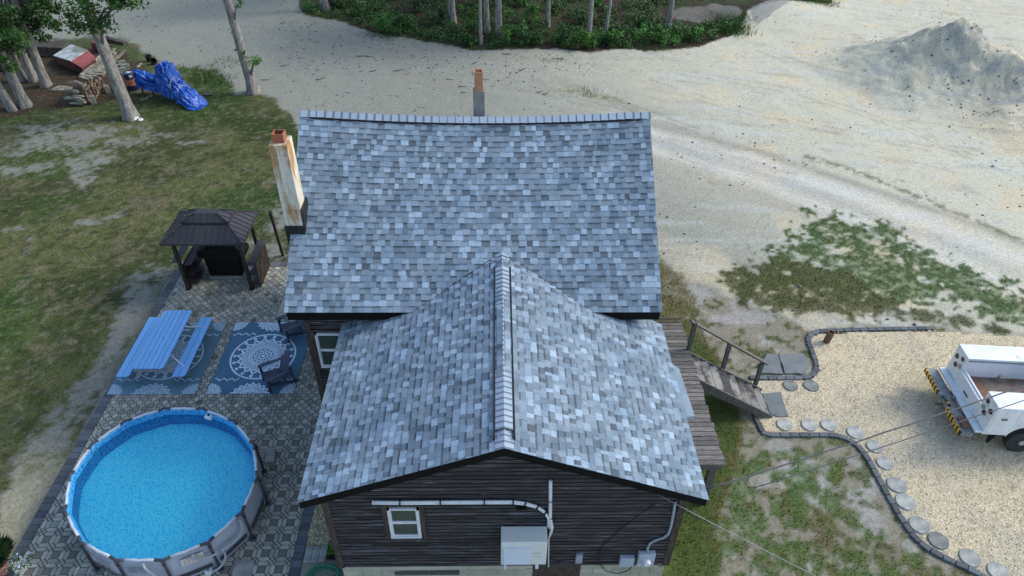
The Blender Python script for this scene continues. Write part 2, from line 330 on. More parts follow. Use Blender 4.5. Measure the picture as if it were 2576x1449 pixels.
def height(x,y):
    z=.10*(fbm(x,y,.25,4,3)-.5)+.05*(fbm(x,y,1.2,3,5)-.5)
    far=sm(y,22,30); z=z*(.35+.65*far)
    # excavated heap of sand
    d1=P1-P0; t=np.clip(((x-P0[0])*d1[0]+(y-P0[1])*d1[1])/(d1@d1),0,1); d=np.hypot(x-P0[0]-t*d1[0],y-P0[1]-t*d1[1])
    d=d+1.5*(fbm(x,y,.6,5,8)-.5)+.35*(fbm(x*.5+y,y*2-x,1.6,3,18)-.5)
    d=np.sqrt(d*d+.12)-.2; side=(x-P0[0])*(-d1[1])+(y-P0[1])*d1[0]                # >0 behind
    wdt=np.where(side<0,6.2,3.8)*(1-.1*t)
    z=z+(3.0-1.5*t-.8*t*t)*np.clip(1-d/wdt,0,1)**1.6*1.05*(1+.22*(fbm(x+y,(y-x)*.5,1.6,4,9)-.5)+.07*(fbm(x,y,5.,2,19)-.5))
    z=z+.8*np.exp(-(((x-P1[0]-2.2)/2.6)**2+((y-P1[1]-.8)/1.6)**2))*(.6+.8*fbm(x,y,1.5,3,4))
    z=z+1.1*np.exp(-(((y-P1[1]-.6-(x-P1[0])*.12)/1.5)**2))*sm(x,P1[0]-1.5,P1[0]+1.5)*(1-.5*sm(x,P1[0]+5,P1[0]+12))*(.7+.6*fbm(x,y,.9,3,44))
    # berm along the wood edge and dirt bank
    z=z+.6*np.exp(-(((x-17)/5)**2+((y-47)/2.5)**2))
    return z
def gcolor(x,y):
    P=np.stack([x,y,np.full(x.shape,GZ)],-1); u,v=PJ(P)
    behind=y<2
    n1=fbm(x,y,.5,4,1); n2=fbm(x,y,1.6,4,2); n3=fbm(x,y,5.,3,3); n4=fbm(x*.6+y*.15,y*2.2,.8,4,4); ns=fbm(x*.35,y*1.8+x*.55,1.5,4,6)
    base=np.stack([.53+0*x,.515+0*x,.395+0*x],-1)
    def mx(c,m): 
        nonlocal base
        base=base*(1-m[...,None])+np.array(c)*m[...,None]
    # sand tones
    mx((.235,.245,.205),sm(1500-u+(v-230)*1.2,-600,500)*.97)       # grey-green sand behind the house, weaker sun and vignetting put into its colour
    mx((.58,.50,.34),sm(n1,.48,.70)*.8*sm(u,1500,1900))
    mx((.50,.53,.51),sm(n4,.52,.78)*.38*sm(u,1300,1700))
    mx((.25,.25,.22),sm(ns,.60,.80)*.35)
    mx((.23,.235,.22),sm(n3,.62,.8)*.28)
    mx((.25,.24,.20),band(u,v,[(890,150),(1010,180),(1090,205),(1190,222)],7)*.5)
    mx((.28,.26,.2),band(u,v,[(1400,200),(1480,235),(1600,275)],10)*.5)
    # drive: pale worn tracks with a gravelly middle and grass verge
    for off,wd,c,a in ((0,14,(.60,.59,.52),.75),(40,18,(.59,.575,.50),.65),(20,11,(.38,.38,.35),.6),(-22,9,(.27,.25,.20),.65),(66,12,(.36,.32,.24),.5)):
        mx(c,band(u,v,[(1550,285-off*-.5),(1640,335+off),(1900,405+off*1.25),(2150,495+off*1.5),(2400,585+off*1.8),(2700,705+off*2.1)],wd)*a*(.55+.7*n2))
    mx((.12,.15,.06),band(u,v,[(2130,390+40),(2250,405+40),(2360,470+20),(2420,500)],7)*sm(n3,.35,.55)*.0)
    for p in ([(2025,392),(2120,420),(2250,468)],[(2260,475),(2420,540),(2600,620)]): mx((.17,.17,.10),band(u,v,p,6)*sm(n3,.35,.6)*.9)
    mx((.16,.19,.08),band(u,v,[(1400,222),(1480,238),(1560,250)],6)*sm(n3,.4,.6)*.8)
    for p in ([(1500,330),(1700,352),(2000,438)],[(1660,470),(1800,480),(1950,520)]): mx((.36,.33,.27),band(u,v,p,7)*.45)
    for k_,(pp_) in enumerate(([(700,120),(1000,150),(1300,215),(1640,300)],[(640,60),(900,120),(1200,175),(1500,240),(1760,330)],[(330,60),(560,110),(760,200)],[(1680,390),(1900,470),(2200,600),(2500,760)],[(1660,520),(1850,560),(2050,640)],[(1700,180),(2000,230),(2300,330),(2620,470)],[(1800,150),(2100,150),(2400,40)],[(1560,180),(1800,260),(2100,330),(2600,420)],[(1900,120),(2300,260),(2620,340)])):
        for o_ in (-6,6): mx((.22,.22,.18) if k_<3 else (.33,.31,.24),band(u,v,[(a_,b_+o_) for a_,b_ in pp_],2.6)*.45*sm(n2+.3*n3,.45,.7))
    # heap
    d=lmask(x,y,[tuple(P0),tuple(P1)],2.7); mx((.58,.51,.36),d*.8*(.6+.6*n2)); mx((.30,.29,.25),d*sm(fbm(x*1.5,y*.5,3,4,72),.52,.68)*.6); mx((.30,.31,.30),d*sm(n4+n3*.3,.62,.8)*.8)
    # lawn on the left
    L=pmask(u,v,LAWN,26); Lm=sm(L+(n2-.5)*.55+(n3-.5)*.2,.42,.62)
    gr=np.stack([.108+0*x,.118+0*x,.045+0*x],-1)
    def mg(c,m):
        nonlocal gr
        gr=gr*(1-m[...,None])+np.array(c)*m[...,None]
    mg((.06,.075,.028),sm(n1,.42,.6)); mg((.15,.13,.075),sm(n2,.55,.75)*.75); mg((.045,.085,.02),sm(fbm(x,y,.35,4,12),.52,.65)*.8)
    mg((.035,.07,.015),band(u,v,[(480,180),(560,200)],28)*.9); mg((.04,.065,.018),band(u,v,[(560,300),(740,330)],26)*.85)
    mg((.04,.09,.02),band(u,v,[(30,800),(20,840)],70)*.8); mg((.045,.08,.02),band(u,v,[(250,272),(520,300)],20)*.6)
    mg((.035,.045,.018),sm(n3,.50,.68)*.6); mg((.21,.19,.13),sm(fbm(x,y,7.,3,90),.58,.72)*.5)
    base=base*(1-Lm[...,None])+gr*Lm[...,None]
    bare=0*x
    for (cx,cy,sx,sy,a) in ((150,345,175,50,1.),(60,420,120,26,.8),(330,350,110,22,1.),(215,430,50,55,.95),(465,363,42,10,.9),(25,575,50,12,.9),(220,560,45,12,.9),(285,548,28,15,.9),(395,595,40,12,.7),(240,390,70,30,.7),(700,560,34,45,.8),(705,440,30,40,.5),(120,640,60,12,.45),(300,700,50,20,.4),(420,480,60,14,.35)):
        bare=np.maximum(bare,a*np.exp(-(((u-cx)/sx)**2+((v-cy-(u-cx)*-.06)/sy)**2)))
    edge=np.exp(-((x+11.35-.25*np.sin(y*.9))/.78)**4)*sm(20.6-y,0,1.4)*(.78+.25*n1)
    edge=np.maximum(edge,.75*np.exp(-((x+8.4)/2.6)**2-((y-20.6)/.8)**2))
    bare=np.maximum(bare,edge); n6=fbm(x,y,9.,3,33); bm=sm(bare*.95+(n2-.5)*1.1+(n3-.5)*1.0+(n6-.5)*.7,.40,.85)
    mx((.215,.22,.19),bm*L*.9)
    mx((.36,.33,.22),sm(edge+(n3-.5)*.5,.5,.8)*L*sm(v,1050,1250)*.8)
    # leaf litter under the trees
    Lt=pmask(u,v,LIT,30); mx((.055,.042,.028),sm(Lt+(n2-.5)*.5,.35,.6)*.92); mx((.13,.13,.10),sm(Lt*n2+(n3-.5)*.3,.6,.75)*.5)
    mx((.06,.09,.025),sm(pmask(u,v,[(150,90),(330,95),(330,135),(160,120)],15)+(n3-.5),.5,.8)*.7)
    # wood floor
    Fo=pmask(u,v,FOREST,9); Fm=sm(Fo+(n2-.5)*.5,.42,.58); mx((.036,.026,.019),Fm); mx((.035,.055,.018),Fm*sm(n1,.42,.55)*.85)
    mx((.20,.20,.17),sm(pmask(u,v,[(1690,28),(1800,25),(1870,45),(1840,60),(1740,60),(1690,50)],8)+(n2-.5)*.6,.45,.6)*.75)
    mx((.24,.24,.23),sm(pmask(u,v,[(1880,42),(1990,0),(2020,-5),(1960,40),(1900,70)],8)+(n2-.5)*.4,.45,.6)*.8)
    mx((.30,.28,.22),sm(pmask(u,v,[(755,30),(780,60),(900,95),(1100,130),(1400,145),(1700,140),(1700,150),(1300,155),(1000,130),(740,60)],8)+(n3-.5),.5,.9)*.4)
    # right: verge grass, worn soil and moss round the deck
    m=pmask(u,v,LOWR,30); Lo=sm(m+(n2-.5)*.5,.35,.65); mx((.235,.215,.165),Lo*.92); mx((.12,.11,.045),Lo*sm(n1+(n3-.5)*.5,.44,.60)*.85); mx((.33,.33,.30),Lo*sm(n2+(n3-.5)*.35,.54,.66)*.85); mx((.10,.12,.04),Lo*sm(fbm(x,y,3.,3,20),.58,.66)*.8)
    for (cx,cy,sx,sy) in ((1880,800,90,26),(2010,1185,80,45),(1960,1120,50,24),(2420,1180,10,10),(2180,1330,60,26)):
        mx((.32,.31,.29),Lo*sm(np.exp(-(((u-cx)/sx)**2+((v-cy)/sy)**2))+(n2-.5)*.5+(n3-.5)*.4,.45,.65)*.8)
    for (pl,s,c,c2) in ((RGR,36,(.048,.105,.024),(.085,.11,.036)),(LOWG,50,(.075,.135,.035),(.12,.12,.045))):
        m=pmask(u,v,pl,s); th=sm(m*.9+(n2-.5)*1.7+(n3-.5)*1.8+(n1-.5)*1.0,.32,.70)*sm(m,.01,.12)
        th=th*(.7+.3*sm(fbm(x,y,6.,3,23),.34,.52))
        if pl is LOWG: th=th*sm(fbm(x,y,2.6,3,22),.34,.50)
        mx(c,th*.9); mx(c2,th*sm(n3,.5,.7)*.6)
    m=pmask(u,v,[(1800,700),(1890,640),(2080,650),(2230,740),(2430,790),(2620,850),(2300,815),(2000,790),(1860,770)],24); mx((.085,.09,.035),sm(m*.9+(n2-.5)*.9+(n3-.5)*.9,.42,.75)*.85*sm(m,.01,.12))
    m=pmask(u,v,MOSS,30); mx((.095,.085,.022),sm(m+(n2-.5)*.5,.4,.65)*.85); mx((.05,.10,.025),sm(m+(n3-.5)*.9-.25,.4,.6)*.6)
    mx((.13,.115,.045),sm(pmask(u,v,[(1650,640),(1720,690),(1760,780),(1700,830),(1640,790)],18)+(n3-.5),.4,.7)*.7)
    green=np.maximum(Lm*(1-bm*.9)*(1-.8*sm(Lt,.3,.6)),0)
    return base,green,u,v
xs=np.concatenate([[-900,-400,-200,-110,-70,-50],np.arange(-38,44,.11),[50,70,110,200,400,900]])
ys=np.concatenate([[-300,-100,-40,-10,0,4],np.arange(6.5,34,.11),np.arange(34,60,.2),[65,75,100,150,250,450,900]])
X,Y=np.meshgrid(xs,ys,indexing='ij'); Z=GZ+height(X,Y)
flat=((X>-12)&(X<16.5)&(Y<22)); Z=np.where(flat,GZ-.012+.02*(fbm(X,Y,1.5,3,5)-.5),Z)
col,green,_,_=gcolor(X,Y)
V=np.stack([X,Y,Z],-1).reshape(-1,3); nx,ny=len(xs),len(ys); I=np.arange(nx*ny).reshape(nx,ny)
F=np.stack([I[:-1,:-1],I[1:,:-1],I[1:,1:],I[:-1,1:]],-1).reshape(-1,4)
gnd=finish('ground',V,F,M['ground'],col=col.reshape(-1,3),smooth=True); tag(gnd,'bare sandy yard with thin lawn patches','ground',kind='structure')
# --- grass blades (uncountable)
def blades(n,xr,yr,name,label,maskf,h=(.03,.07),cvar=.35,wd=.009):
    x=rng.uniform(*xr,n); y=rng.uniform(*yr,n); c,gm,u,v=gcolor(x,y); k=maskf(x,y,u,v,c,gm); ok=rng.random(n)<k
    ok&=(u>-120)&(u<2700)&(v<1560)&(v>-60)
    x,y,c=x[ok],y[ok],c[ok]; n=len(x); z=GZ+np.where((x>-12)&(x<16.5)&(y<22),-.012,height(x,y))-.005
    a=rng.uniform(0,2*np.pi,n); hh=rng.uniform(*h,n); ww=wd*(.6+.8*rng.random(n)); lx,ly=rng.normal(0,.5,(2,n))*hh
    b=np.stack([x,y,z],-1); d=np.stack([np.cos(a)*ww,np.sin(a)*ww,0*a],-1); V=np.empty((n,3,3)); V[:,0]=b-d; V[:,1]=b+d; V[:,2]=b+np.stack([lx,ly,hh],-1)
    cc=c*(1+cvar*rng.normal(0,1,(n,1))).clip(.35,2)*np.array([1.1,1.2,1.0])
    o=finish(name,V.reshape(-1,3),np.arange(3*n).reshape(-1,3),M['grass'],col=np.repeat(cc,3,0)); return tag(o,label,'grass',kind='stuff')
sat=lambda c:sm(c[:,1]-c[:,2],.028,.05)*sm(.20-c[:,1],0,.05)
inpat=lambda x,y:((x>PA['x0'])&(x<PA['x1'])&(y<PA['y1']))
blades(330000,(-26,-4.4),(6,34),'lawn_grass','thin olive lawn grass left of the patio',lambda x,y,u,v,c,gm:gm*.85*~inpat(x,y)*(y<36)*((x<-4.7)))
def rmask(x,y,u,v,c,gm):
    inG=pmask(u,v,GRAV,2)>.5
    return sat(c)*(x>3.9)*~inG*.95
GRAV=[(2062,838),(2340,831),(2650,850),(3200,900),(3400,2400),(2700,1640),(2456,1445),(2382,1412),(2330,1384),(2298,1356),(2270,1314),(2242,1268),(2214,1216),(2186,1165),(2162,1130),(2130,1109),(2102,1100),(1990,1100),(1920,1100),(1899,1058),(1875,960),(1943,957),(2013,957),(2041,952),(2055,934),(2053,915),(2043,887),(2034,861),(2038,846)]
blades(230000,(4,26),(6,26),'verge_grass','green grass growing on the verge right of the house',rmask,h=(.03,.08))
# ================================================================== GRAVEL DRIVE
gp=[tuple(g(*p)[:2]) for p in GRAV]
xs=np.arange(6.5,27,.09); ys=np.arange(6.,17.5,.09); X,Y=np.meshgrid(xs,ys,indexing='ij')
inside=pmask(X,Y,gp,.001)>.5
n1=fbm(X,Y,.7,3,40); n2=fbm(X,Y,7,3,41); n3=rng.random(X.shape)
c=np.stack([.60+0*X,.515+0*X,.345+0*X],-1)
def mxc(c,col,m): return c*(1-m[...,None])+np.array(col)*m[...,None]
c=mxc(c,(.46,.42,.32),sm(n1,.45,.65)*.6); c=mxc(c,(.22,.20,.15),sm(n3,.8,1)*.5); c=mxc(c,(.68,.62,.50),sm(1-n3,.8,1)*.5)
dk=lmask(X,Y,[tuple(g(2330,980)[:2]),tuple(g(2420,1010)[:2])],.8); c=mxc(c,(.36,.31,.20),dk*.3)  # darker patch: the truck's shade put into the gravel colour
Z=GZ+.012+.012*n2
I=np.arange(X.size).reshape(X.shape); F=np.stack([I[:-1,:-1],I[1:,:-1],I[1:,1:],I[:-1,1:]],-1).reshape(-1,4)
keep=inside.ravel()[F].all(1); F=F[keep]; used=np.unique(F); mp=np.full(X.size,-1); mp[used]=np.arange(len(used))
V=np.stack([X,Y,Z],-1).reshape(-1,3)[used]
o=finish('gravel_drive',V,mp[F],M['gravel'],col=c.reshape(-1,3)[used],smooth=False); tag(o,'pale yellow pea gravel drive','drive',kind='structure')
# loose pebbles on the drive
def chips(n,pts,size,name,mt,label,cat,squash=.6,kind='stuff',zoff=0,tones=None):
    n=len(pts); base=np.array([[-1,-1,-.6],[1,-1,-.6],[1,1,-.6],[-1,1,-.6],[-.6,-.5,.7],[.7,-.6,.6],[.5,.6,.7],[-.6,.6,.5]])*.5
    a=rng.uniform(0,2*np.pi,n); s=size[0]+(size[1]-size[0])*rng.random(n)**3; sc=np.stack([s*rng.uniform(.7,1.3,n),s*rng.uniform(.6,1.,n),s*squash],-1)
    P=base[None]*sc[:,None]; ca,sa=np.cos(a)[:,None],np.sin(a)[:,None]; x=P[...,0]*ca-P[...,1]*sa; y=P[...,0]*sa+P[...,1]*ca
    V=np.stack([x,y,P[...,2]],-1)+pts[:,None]; q=np.array([(4,5,6,7),(0,1,5,4),(1,2,6,5),(2,3,7,6),(3,0,4,7)])
    F=(np.arange(n)*8)[:,None,None]+q[None]; t=np.repeat(rng.random(n) if tones is None else tones,5)
    o=finish(name,V.reshape(-1,3),F.reshape(-1,4),M[mt],tone=t); return tag(o,label,cat,kind=kind)
M['pebble']=mat('pale_pebbles',(.56,.48,.33),.9,tone=.55)
x=rng.uniform(6.5,22,60000); y=rng.uniform(6,17.5,60000); k=pmask(x,y,gp,.001)>.5; x,y=x[k],y[k]
chips(0,np.stack([x,y,np.full(len(x),GZ+.022)],-1),(.02,.045),'pebbles','pebble','loose pale pebbles over the gravel drive','gravel')
# dark stones and clods scattered over the sand
x=rng.uniform(-32,40,34000); y=rng.uniform(14,52,34000); u,v=PJ(np.stack([x,y,np.full(len(x),GZ)],-1))
dens=.03+.3*sm(fbm(x,y,.3,3,50),.5,.7)+.9*(v<190)*(u<1500)*(u>700)+1.*lmask(x,y,[tuple(P0-np.array([2,2])),tuple(P1)],3.)+.25*(u<1400)
bad=(pmask(u,v,FOREST,5)>.5)|(pmask(u,v,LAWN,5)>.5)|((x<6)&(y<20.5))|(pmask(u,v,LOWR,5)>.5)|(pmask(u,v,LIT,5)>.5)
k=(rng.random(len(x))<dens*.75)&~bad&(u>-60)&(u<2650)&(v>-40); x,y=x[k],y[k]
chips(0,np.stack([x,y,GZ+height(x,y)+.005],-1),(.02,.13),'scattered_stones','stones','dark stones and clods scattered over the open sand','stones')
x=rng.uniform(-30,14,40000); y=rng.uniform(26,60,40000); u,v=PJ(np.stack([x,y,np.full(len(x),GZ)],-1))
k=((pmask(u,v,FOREST,8)>.5)|((pmask(u,v,LIT,8)>.5)&(rng.random(len(x))<.6)))&(u>-60)&(v>-60); x,y=x[k],y[k]
chips(0,np.stack([x,y,GZ+height(x,y)+.01],-1),(.05,.12),'leaf_litter','litter','brown fallen leaves under the trees','leaf litter',squash=.2)
# twigs on the sand behind the house
for i in range(26):
    u=random.uniform(760,1700); v=random.uniform(60,270) if i%2 else random.uniform(130,240)
    if i>20: u,v=random.uniform(380,720),random.uniform(30,230)
    p=g(u,v); a=random.uniform(-.5,.9); l=random.uniform(.2,.7)
    o=MB().tube([(p[0],p[1],GZ+.04),(p[0]+l*.5*math.cos(a),p[1]+l*.5*math.sin(a),GZ+.06),(p[0]+l*math.cos(a+.2),p[1]+l*math.sin(a+.2),GZ+.05)],[.02,.018,.008],5).build('twig','darkw')
    tag(o,('short' if l<.4 else 'long')+' dark twig '+('left of the lone trunk' if u<640 else 'behind the left half of the roof ridge' if u<1000 else 'left of the rear chimney' if u<1200 else 'right of the rear chimney' if u<1450 else 'past the right roof corner')+(', near the wood' if v<140 else ', near the ridge' if v>200 else ''),'twig','fallen twigs on the sand')
# ================================================================== PATIO
z0=GZ+.0; b=MB(); b.box(PA['x0'],PA['x1'],PA['y0'],PA['y1'],GZ-.06,GZ+.006); pj=b.build('patio','joint'); tag(pj,kind='structure')
def shrink(p,dlt):
    cx=sum(q[0] for q in p)/len(p); cy=sum(q[1] for q in p)/len(p); out=[]
    for q in p:
        l=math.hypot(q[0]-cx,q[1]-cy); f=max(0,(l-dlt)/l); out.append((cx+(q[0]-cx)*f,cy+(q[1]-cy)*f))
    return out
BW=.27
X0,X1=PA['x0']+BW,PA['x1']-BW*.9; Y1=PA['y1']-BW
mb=MB()
def tile(poly,x0,x1,y0,y1,tone,gap=.008):
    p=clipc(poly,[(x0,y0),(x1,y0),(x1,y1),(x0,y1)])
    if len(p)<3: return
    a=abs(sum(p[i][0]*p[(i+1)%len(p)][1]-p[(i+1)%len(p)][0]*p[i][1] for i in range(len(p))))/2
    if a<.0012: return
    zt=GZ+.014+random.uniform(-.0015,.002); mb.prism(shrink(p,gap),GZ+.0045,zt,tone,bev=.06)
q=.2347; s_=q/2/(1+math.sqrt(2)/1)*1.0
side=q/2*(2-math.sqrt(2))/1.0*.95; hs=side/2
o1=q/2-hs
ybase=ZB
for i in range(int((X1-X0)/q)+3):
    for j in range(int((Y1-ZB)/q)+3):
        for (ox,oy) in ((0,0),(q/2,q/2)):
            cx=X0+i*q+ox; cy=ZB+j*q+oy
            oc=[(cx+a_,cy+b_) for a_,b_ in ((o1,-hs),(o1,hs),(hs,o1),(-hs,o1),(-o1,hs),(-o1,-hs),(-hs,-o1),(hs,-o1))]
            t=min(1,max(0,random.gauss(.55,.22))); tile(oc,X0,X1,ZB,Y1,t,.009)
        for (ox,oy) in ((q/2,0),(0,q/2)):
            cx=X0+i*q+ox; cy=ZB+j*q+oy; tile([(cx-hs,cy-hs),(cx+hs,cy-hs),(cx+hs,cy+hs),(cx-hs,cy+hs)],X0,X1,ZB,Y1,random.uniform(.4,.8),.007)
q=.393; a_=q*.22; t_=q/2-a_
xoff=g(700,1135)[0]
i0=int((X0-xoff)/q)-2
for i in range(i0,i0+int((X1-X0)/q)+5):
    for j in range(-1,int((ZB-PA['y0'])/q)+2):
        cx=xoff+i*q; cy=ZB-.02-(j+.5)*q; lim=(X0,X1,PA['y0'],ZB-.004)
        tile([(cx-a_,cy-a_),(cx+a_,cy-a_),(cx+a_,cy+a_),(cx-a_,cy+a_)],*lim,random.choice([.08,.12,.15,.1,.55,.15]),.009)
        hx=[(-a_,a_),(a_,a_),(a_+t_/2,a_+t_/2),(a_,a_+t_),(-a_,a_+t_),(-a_-t_/2,a_+t_/2)]
        for r_ in range(4):
            c_,s2=round(math.cos(r_*math.pi/2)),round(math.sin(r_*math.pi/2))
            tile([(cx+x_*c_-y_*s2,cy+x_*s2+y_*c_) for x_,y_ in hx],*lim,min(1,max(0,random.gauss(.68,.14))),.009)
        kx,ky=cx+q/2,cy+q/2
        for (dx,dy) in ((.5,0),(-.5,0),(0,.5),(0,-.5)):
            sx,sy=kx+dx*t_,ky+dy*t_; h=t_/2
            tile([(sx-h,sy),(sx,sy-h),(sx+h,sy),(sx,sy+h)],*lim,random.uniform(.4,.75),.009)
o=mb.build('patio_pavers','paver',pj)
mb=MB()
y=PA['y0']
while y<PA['y1']-.02:
    for (xa,xb) in ((PA['x0'],X0-.006),(X1+.006,PA['x1'])): mb.box(xa+.004,xb-.004,y+.005,y+.185,GZ+.004,GZ+.016,random.random())
    y+=.19
x=X0
while x<X1: mb.box(x+.005,min(x+.185,X1),Y1+.008,PA['y1']-.004,GZ+.004,GZ+.0155,random.random()); x+=.19
mb.build('patio_border','edge',pj)
# gravel strip and grey slab pavers by the front left wall corner
rs=MB(); xa,xb=PA['x1']+.004,-3.26; rs.box(xa,xb,9.05,11.6,GZ-.02,GZ+.01); o=rs.build('gravel_strip','gravel'); 
me=o.data; at=me.attributes.new('Col','FLOAT_COLOR','POINT'); at.data.foreach_set('color',np.tile([.30,.27,.16,1],len(me.vertices)).astype(np.float32)); tag(o,kind='structure')
x=rng.uniform(xa,xb,2600); y=rng.uniform(9.05,11.6,2600); chips(0,np.stack([x,y,np.full(len(x),GZ+.016)],-1),(.02,.04),'strip_pebbles','pebble','pebbles in the narrow bed between patio and front wall','gravel')
for i in range(3):
    o=MB().box(xa+.03+i*.165,xa+.19+i*.165,8.63,9.03,GZ-.01,GZ+.05).build('slab_paver','meter',bevel=.008)
    o.data.materials[0]=M['stone']; tag(o,['left','middle','right'][i]+' one of three grey slabs laid by the front left house corner','paver','three grey slabs by the front left corner')
# ================================================================== ROOFS AND HOUSE
xml,xmr,Ye,Ze,Yr,Zr=-4.652,3.69,11.938,3.93,15.907,6.796
xwl,xwr,xwc,Ywf,zwe,zwr=-3.535,3.83,.14,7.527,3.235,4.735
Yw,zf,Xl,Xr=7.918,.413,-3.238,3.587
house=thing('house','weathered dark clapboard house with grey patchwork shingle roofs','house',(0,12,GZ))
SAG=.17
def sagm(x,y):                                             # old sagging main ridge
    t=(x-xml)/(xmr-xml); s=(y-Ye)/(Yr-Ye); s=np.clip(s,0,1); return -SAG*4*t*(1-t)*s**1.3
def shingles(parent,name,O,U,Vd,conv,expo=.143,offz=None,wr=(.08,.19),base=.02,seed=1):
    R=random.Random(seed); O=Vector(O);U=Vector(U);Vd=Vector(Vd);Nn=U.cross(Vd).normalized()
    if Nn.z<0: Nn=-Nn
    us=[p[0] for p in conv]; vs=[p[1] for p in conv]; mb=MB()
    def put(poly,hf,tone):
        p=clipc(poly,conv)
        if len(p)<3: return
        P=[]
        for (u,v) in p:
            w_=O+U*u+Vd*v+Nn*hf(v)
            if offz: w_.z+=float(offz(w_.x,w_.y))
            P.append(w_)
        mb.poly(P,tone)
    K=int((max(vs)-min(vs))/expo)+1; v=min(vs)
    for k in range(K):
        u=min(us)-R.random()*.2; prev=False
        while u<max(us):
            wd=R.uniform(*wr); tooth=(not prev) if R.random()<.72 else prev; v1=v+expo
            tn=R.gauss(.52,.13) if tooth else R.gauss(.40,.13)
            if R.random()<.13: tn=R.uniform(.82,1.0)
            tn=min(1,max(.05,tn)); h0=.011 if tooth else .006; top=.003
            hf=lambda vv,h0=h0,v=v: base+h0+(top-h0)*(vv-v)/expo
            q=[(u,v),(u+wd,v),(u+wd,v1),(u,v1)]
            if not tooth:
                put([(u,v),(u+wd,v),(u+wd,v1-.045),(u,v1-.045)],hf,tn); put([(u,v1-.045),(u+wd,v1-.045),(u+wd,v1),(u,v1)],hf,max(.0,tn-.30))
            else: put(q,hf,tn)
            # butt edge
            c=clipc([(u,v),(u+wd,v),(u+wd,v+.004),(u,v+.004)],conv)
            if len(c)>=3:
                ua,ub=min(p[0] for p in c),max(p[0] for p in c); P=[]
                for (uu,hh) in ((ua,base-.002),(ub,base-.002),(ub,base+h0),(ua,base+h0)):
                    w_=O+U*uu+Vd*(v-.001)+Nn*hh
                    if offz: w_.z+=float(offz(w_.x,w_.y))
                    P.append(w_)
                mb.poly(P,.1)
            if tooth: prev=True
            else: prev=False
            u+=wd+.003
        v+=expo
    return mb.build(name,'shingle',parent)
# roof decks (solid slabs with overhang)
mr=MB(); n=24
sm_=(Zr-Ze)/(Yr-Ye); Ybk=2*Yr-Ye
for i in range(n):                                          # sagging deck, both slopes
    xa=xml+(xmr-xml)*i/n; xb=xml+(xmr-xml)*(i+1)/n
    for j in range(8):
        ya=Ye+(Yr-Ye)*j/8; yb=Ye+(Yr-Ye)*(j+1)/8
        zz=lambda x,y:Ze+(y-Ye)*sm_+float(sagm(x,y))
        mr.poly([(xa,ya,zz(xa,ya)),(xb,ya,zz(xb,ya)),(xb,yb,zz(xb,yb)),(xa,yb,zz(xa,yb))],.5)
        ma=lambda y:2*Yr-y
        mr.poly([(xa,ma(yb),zz(xa,yb)),(xb,ma(yb),zz(xb,yb)),(xb,ma(ya),zz(xb,ya)),(xa,ma(ya),zz(xa,ya))],.3+.4*random.random())
main_roof=mr.build('main_roof','shingle',house)
Sl=math.hypot(Yr-Ye,Zr-Ze); shingles(main_roof,'shingle_courses',(xml-.015,Ye-.02,Ze-.01),(1,0,0),(0,(Yr-Ye)/Sl,(Zr-Ze)/Sl),[(0,0),(xmr-xml+.03,0),(xmr-xml+.03,Sl),(0,Sl)],offz=sagm,seed=3)
f=MB()
f.box(xml+.02,xmr-.02,Ye+.0,Ye+.03,Ze-.24,Ze-.008)               # eave fascia
f.box(xml+.02,xmr-.02,Ybk-.03,Ybk,Ze-.2,Ze-.008)
for x_ in (xml+.01,xmr-.04):
    for (ya,za,yb,zb) in ((Ye+.03,Ze-.012+.02,Yr,Zr-.01),(Yr,Zr-.01,Ybk-.03,Ze+.01)):
        f.hexa([(x_,ya,za-.2),(x_+.03,ya,za-.2),(x_+.03,yb,zb-.2),(x_,yb,zb-.2),(x_,ya,za-.004),(x_+.03,ya,za-.004),(x_+.03,yb,zb-.004),(x_,yb,zb-.004)])
f.box(xml+.04,xmr-.04,Ye+.03,12.28,Ze-.15,Ze-.13)               # soffit
f.build('fascia','fascia',main_roof)
f=MB()
for k in range(43):                                          # cap shingles
    x_=xml+.0+k*(xmr-xml)/43; x2=x_+(xmr-xml)/43+.02; zc=Zr+float(sagm((x_+x2)/2,Yr)); hgt=.05 if 1<k<41 else .025
    for sgn in (-1,1):
        f.poly([(x_,Yr,zc+hgt+.030),(x2-.03,Yr,zc+hgt+.024),(x2-.03,Yr+sgn*.15,zc+hgt-.075),(x_,Yr+sgn*.15,zc+hgt-.069)][::sgn],.6+random.uniform(-.06,.06))
        f.poly([(x2-.04,Yr,zc+hgt+.027),(x2+.012,Yr,zc+hgt+.025),(x2+.012,Yr+sgn*.15,zc+hgt-.074),(x2-.04,Yr+sgn*.15,zc+hgt-.072)][::sgn],-.6)
f.build('ridge_cap','cap',main_roof)
for sgn in (-1,1):
    f=MB()
    for i in range(24):
        xa=xml+.22+(xmr-xml-.44)*i/24; xb=xml+.22+(xmr-xml-.44)*(i+1)/24; za,zb=[Zr+float(sagm(q_,Yr)) for q_ in (xa,xb)]
        y0_,y1_=Yr+sgn*.14,Yr+sgn*.165
        f.hexa([(xa,y0_,za-.10),(xb,y0_,zb-.10),(xb,y1_,zb-.12),(xa,y1_,za-.12),(xa,y0_,za-.035),(xb,y0_,zb-.035),(xb,y1_,zb-.052),(xa,y1_,za-.052)])
    f.build('ridge_vent','black',main_roof)
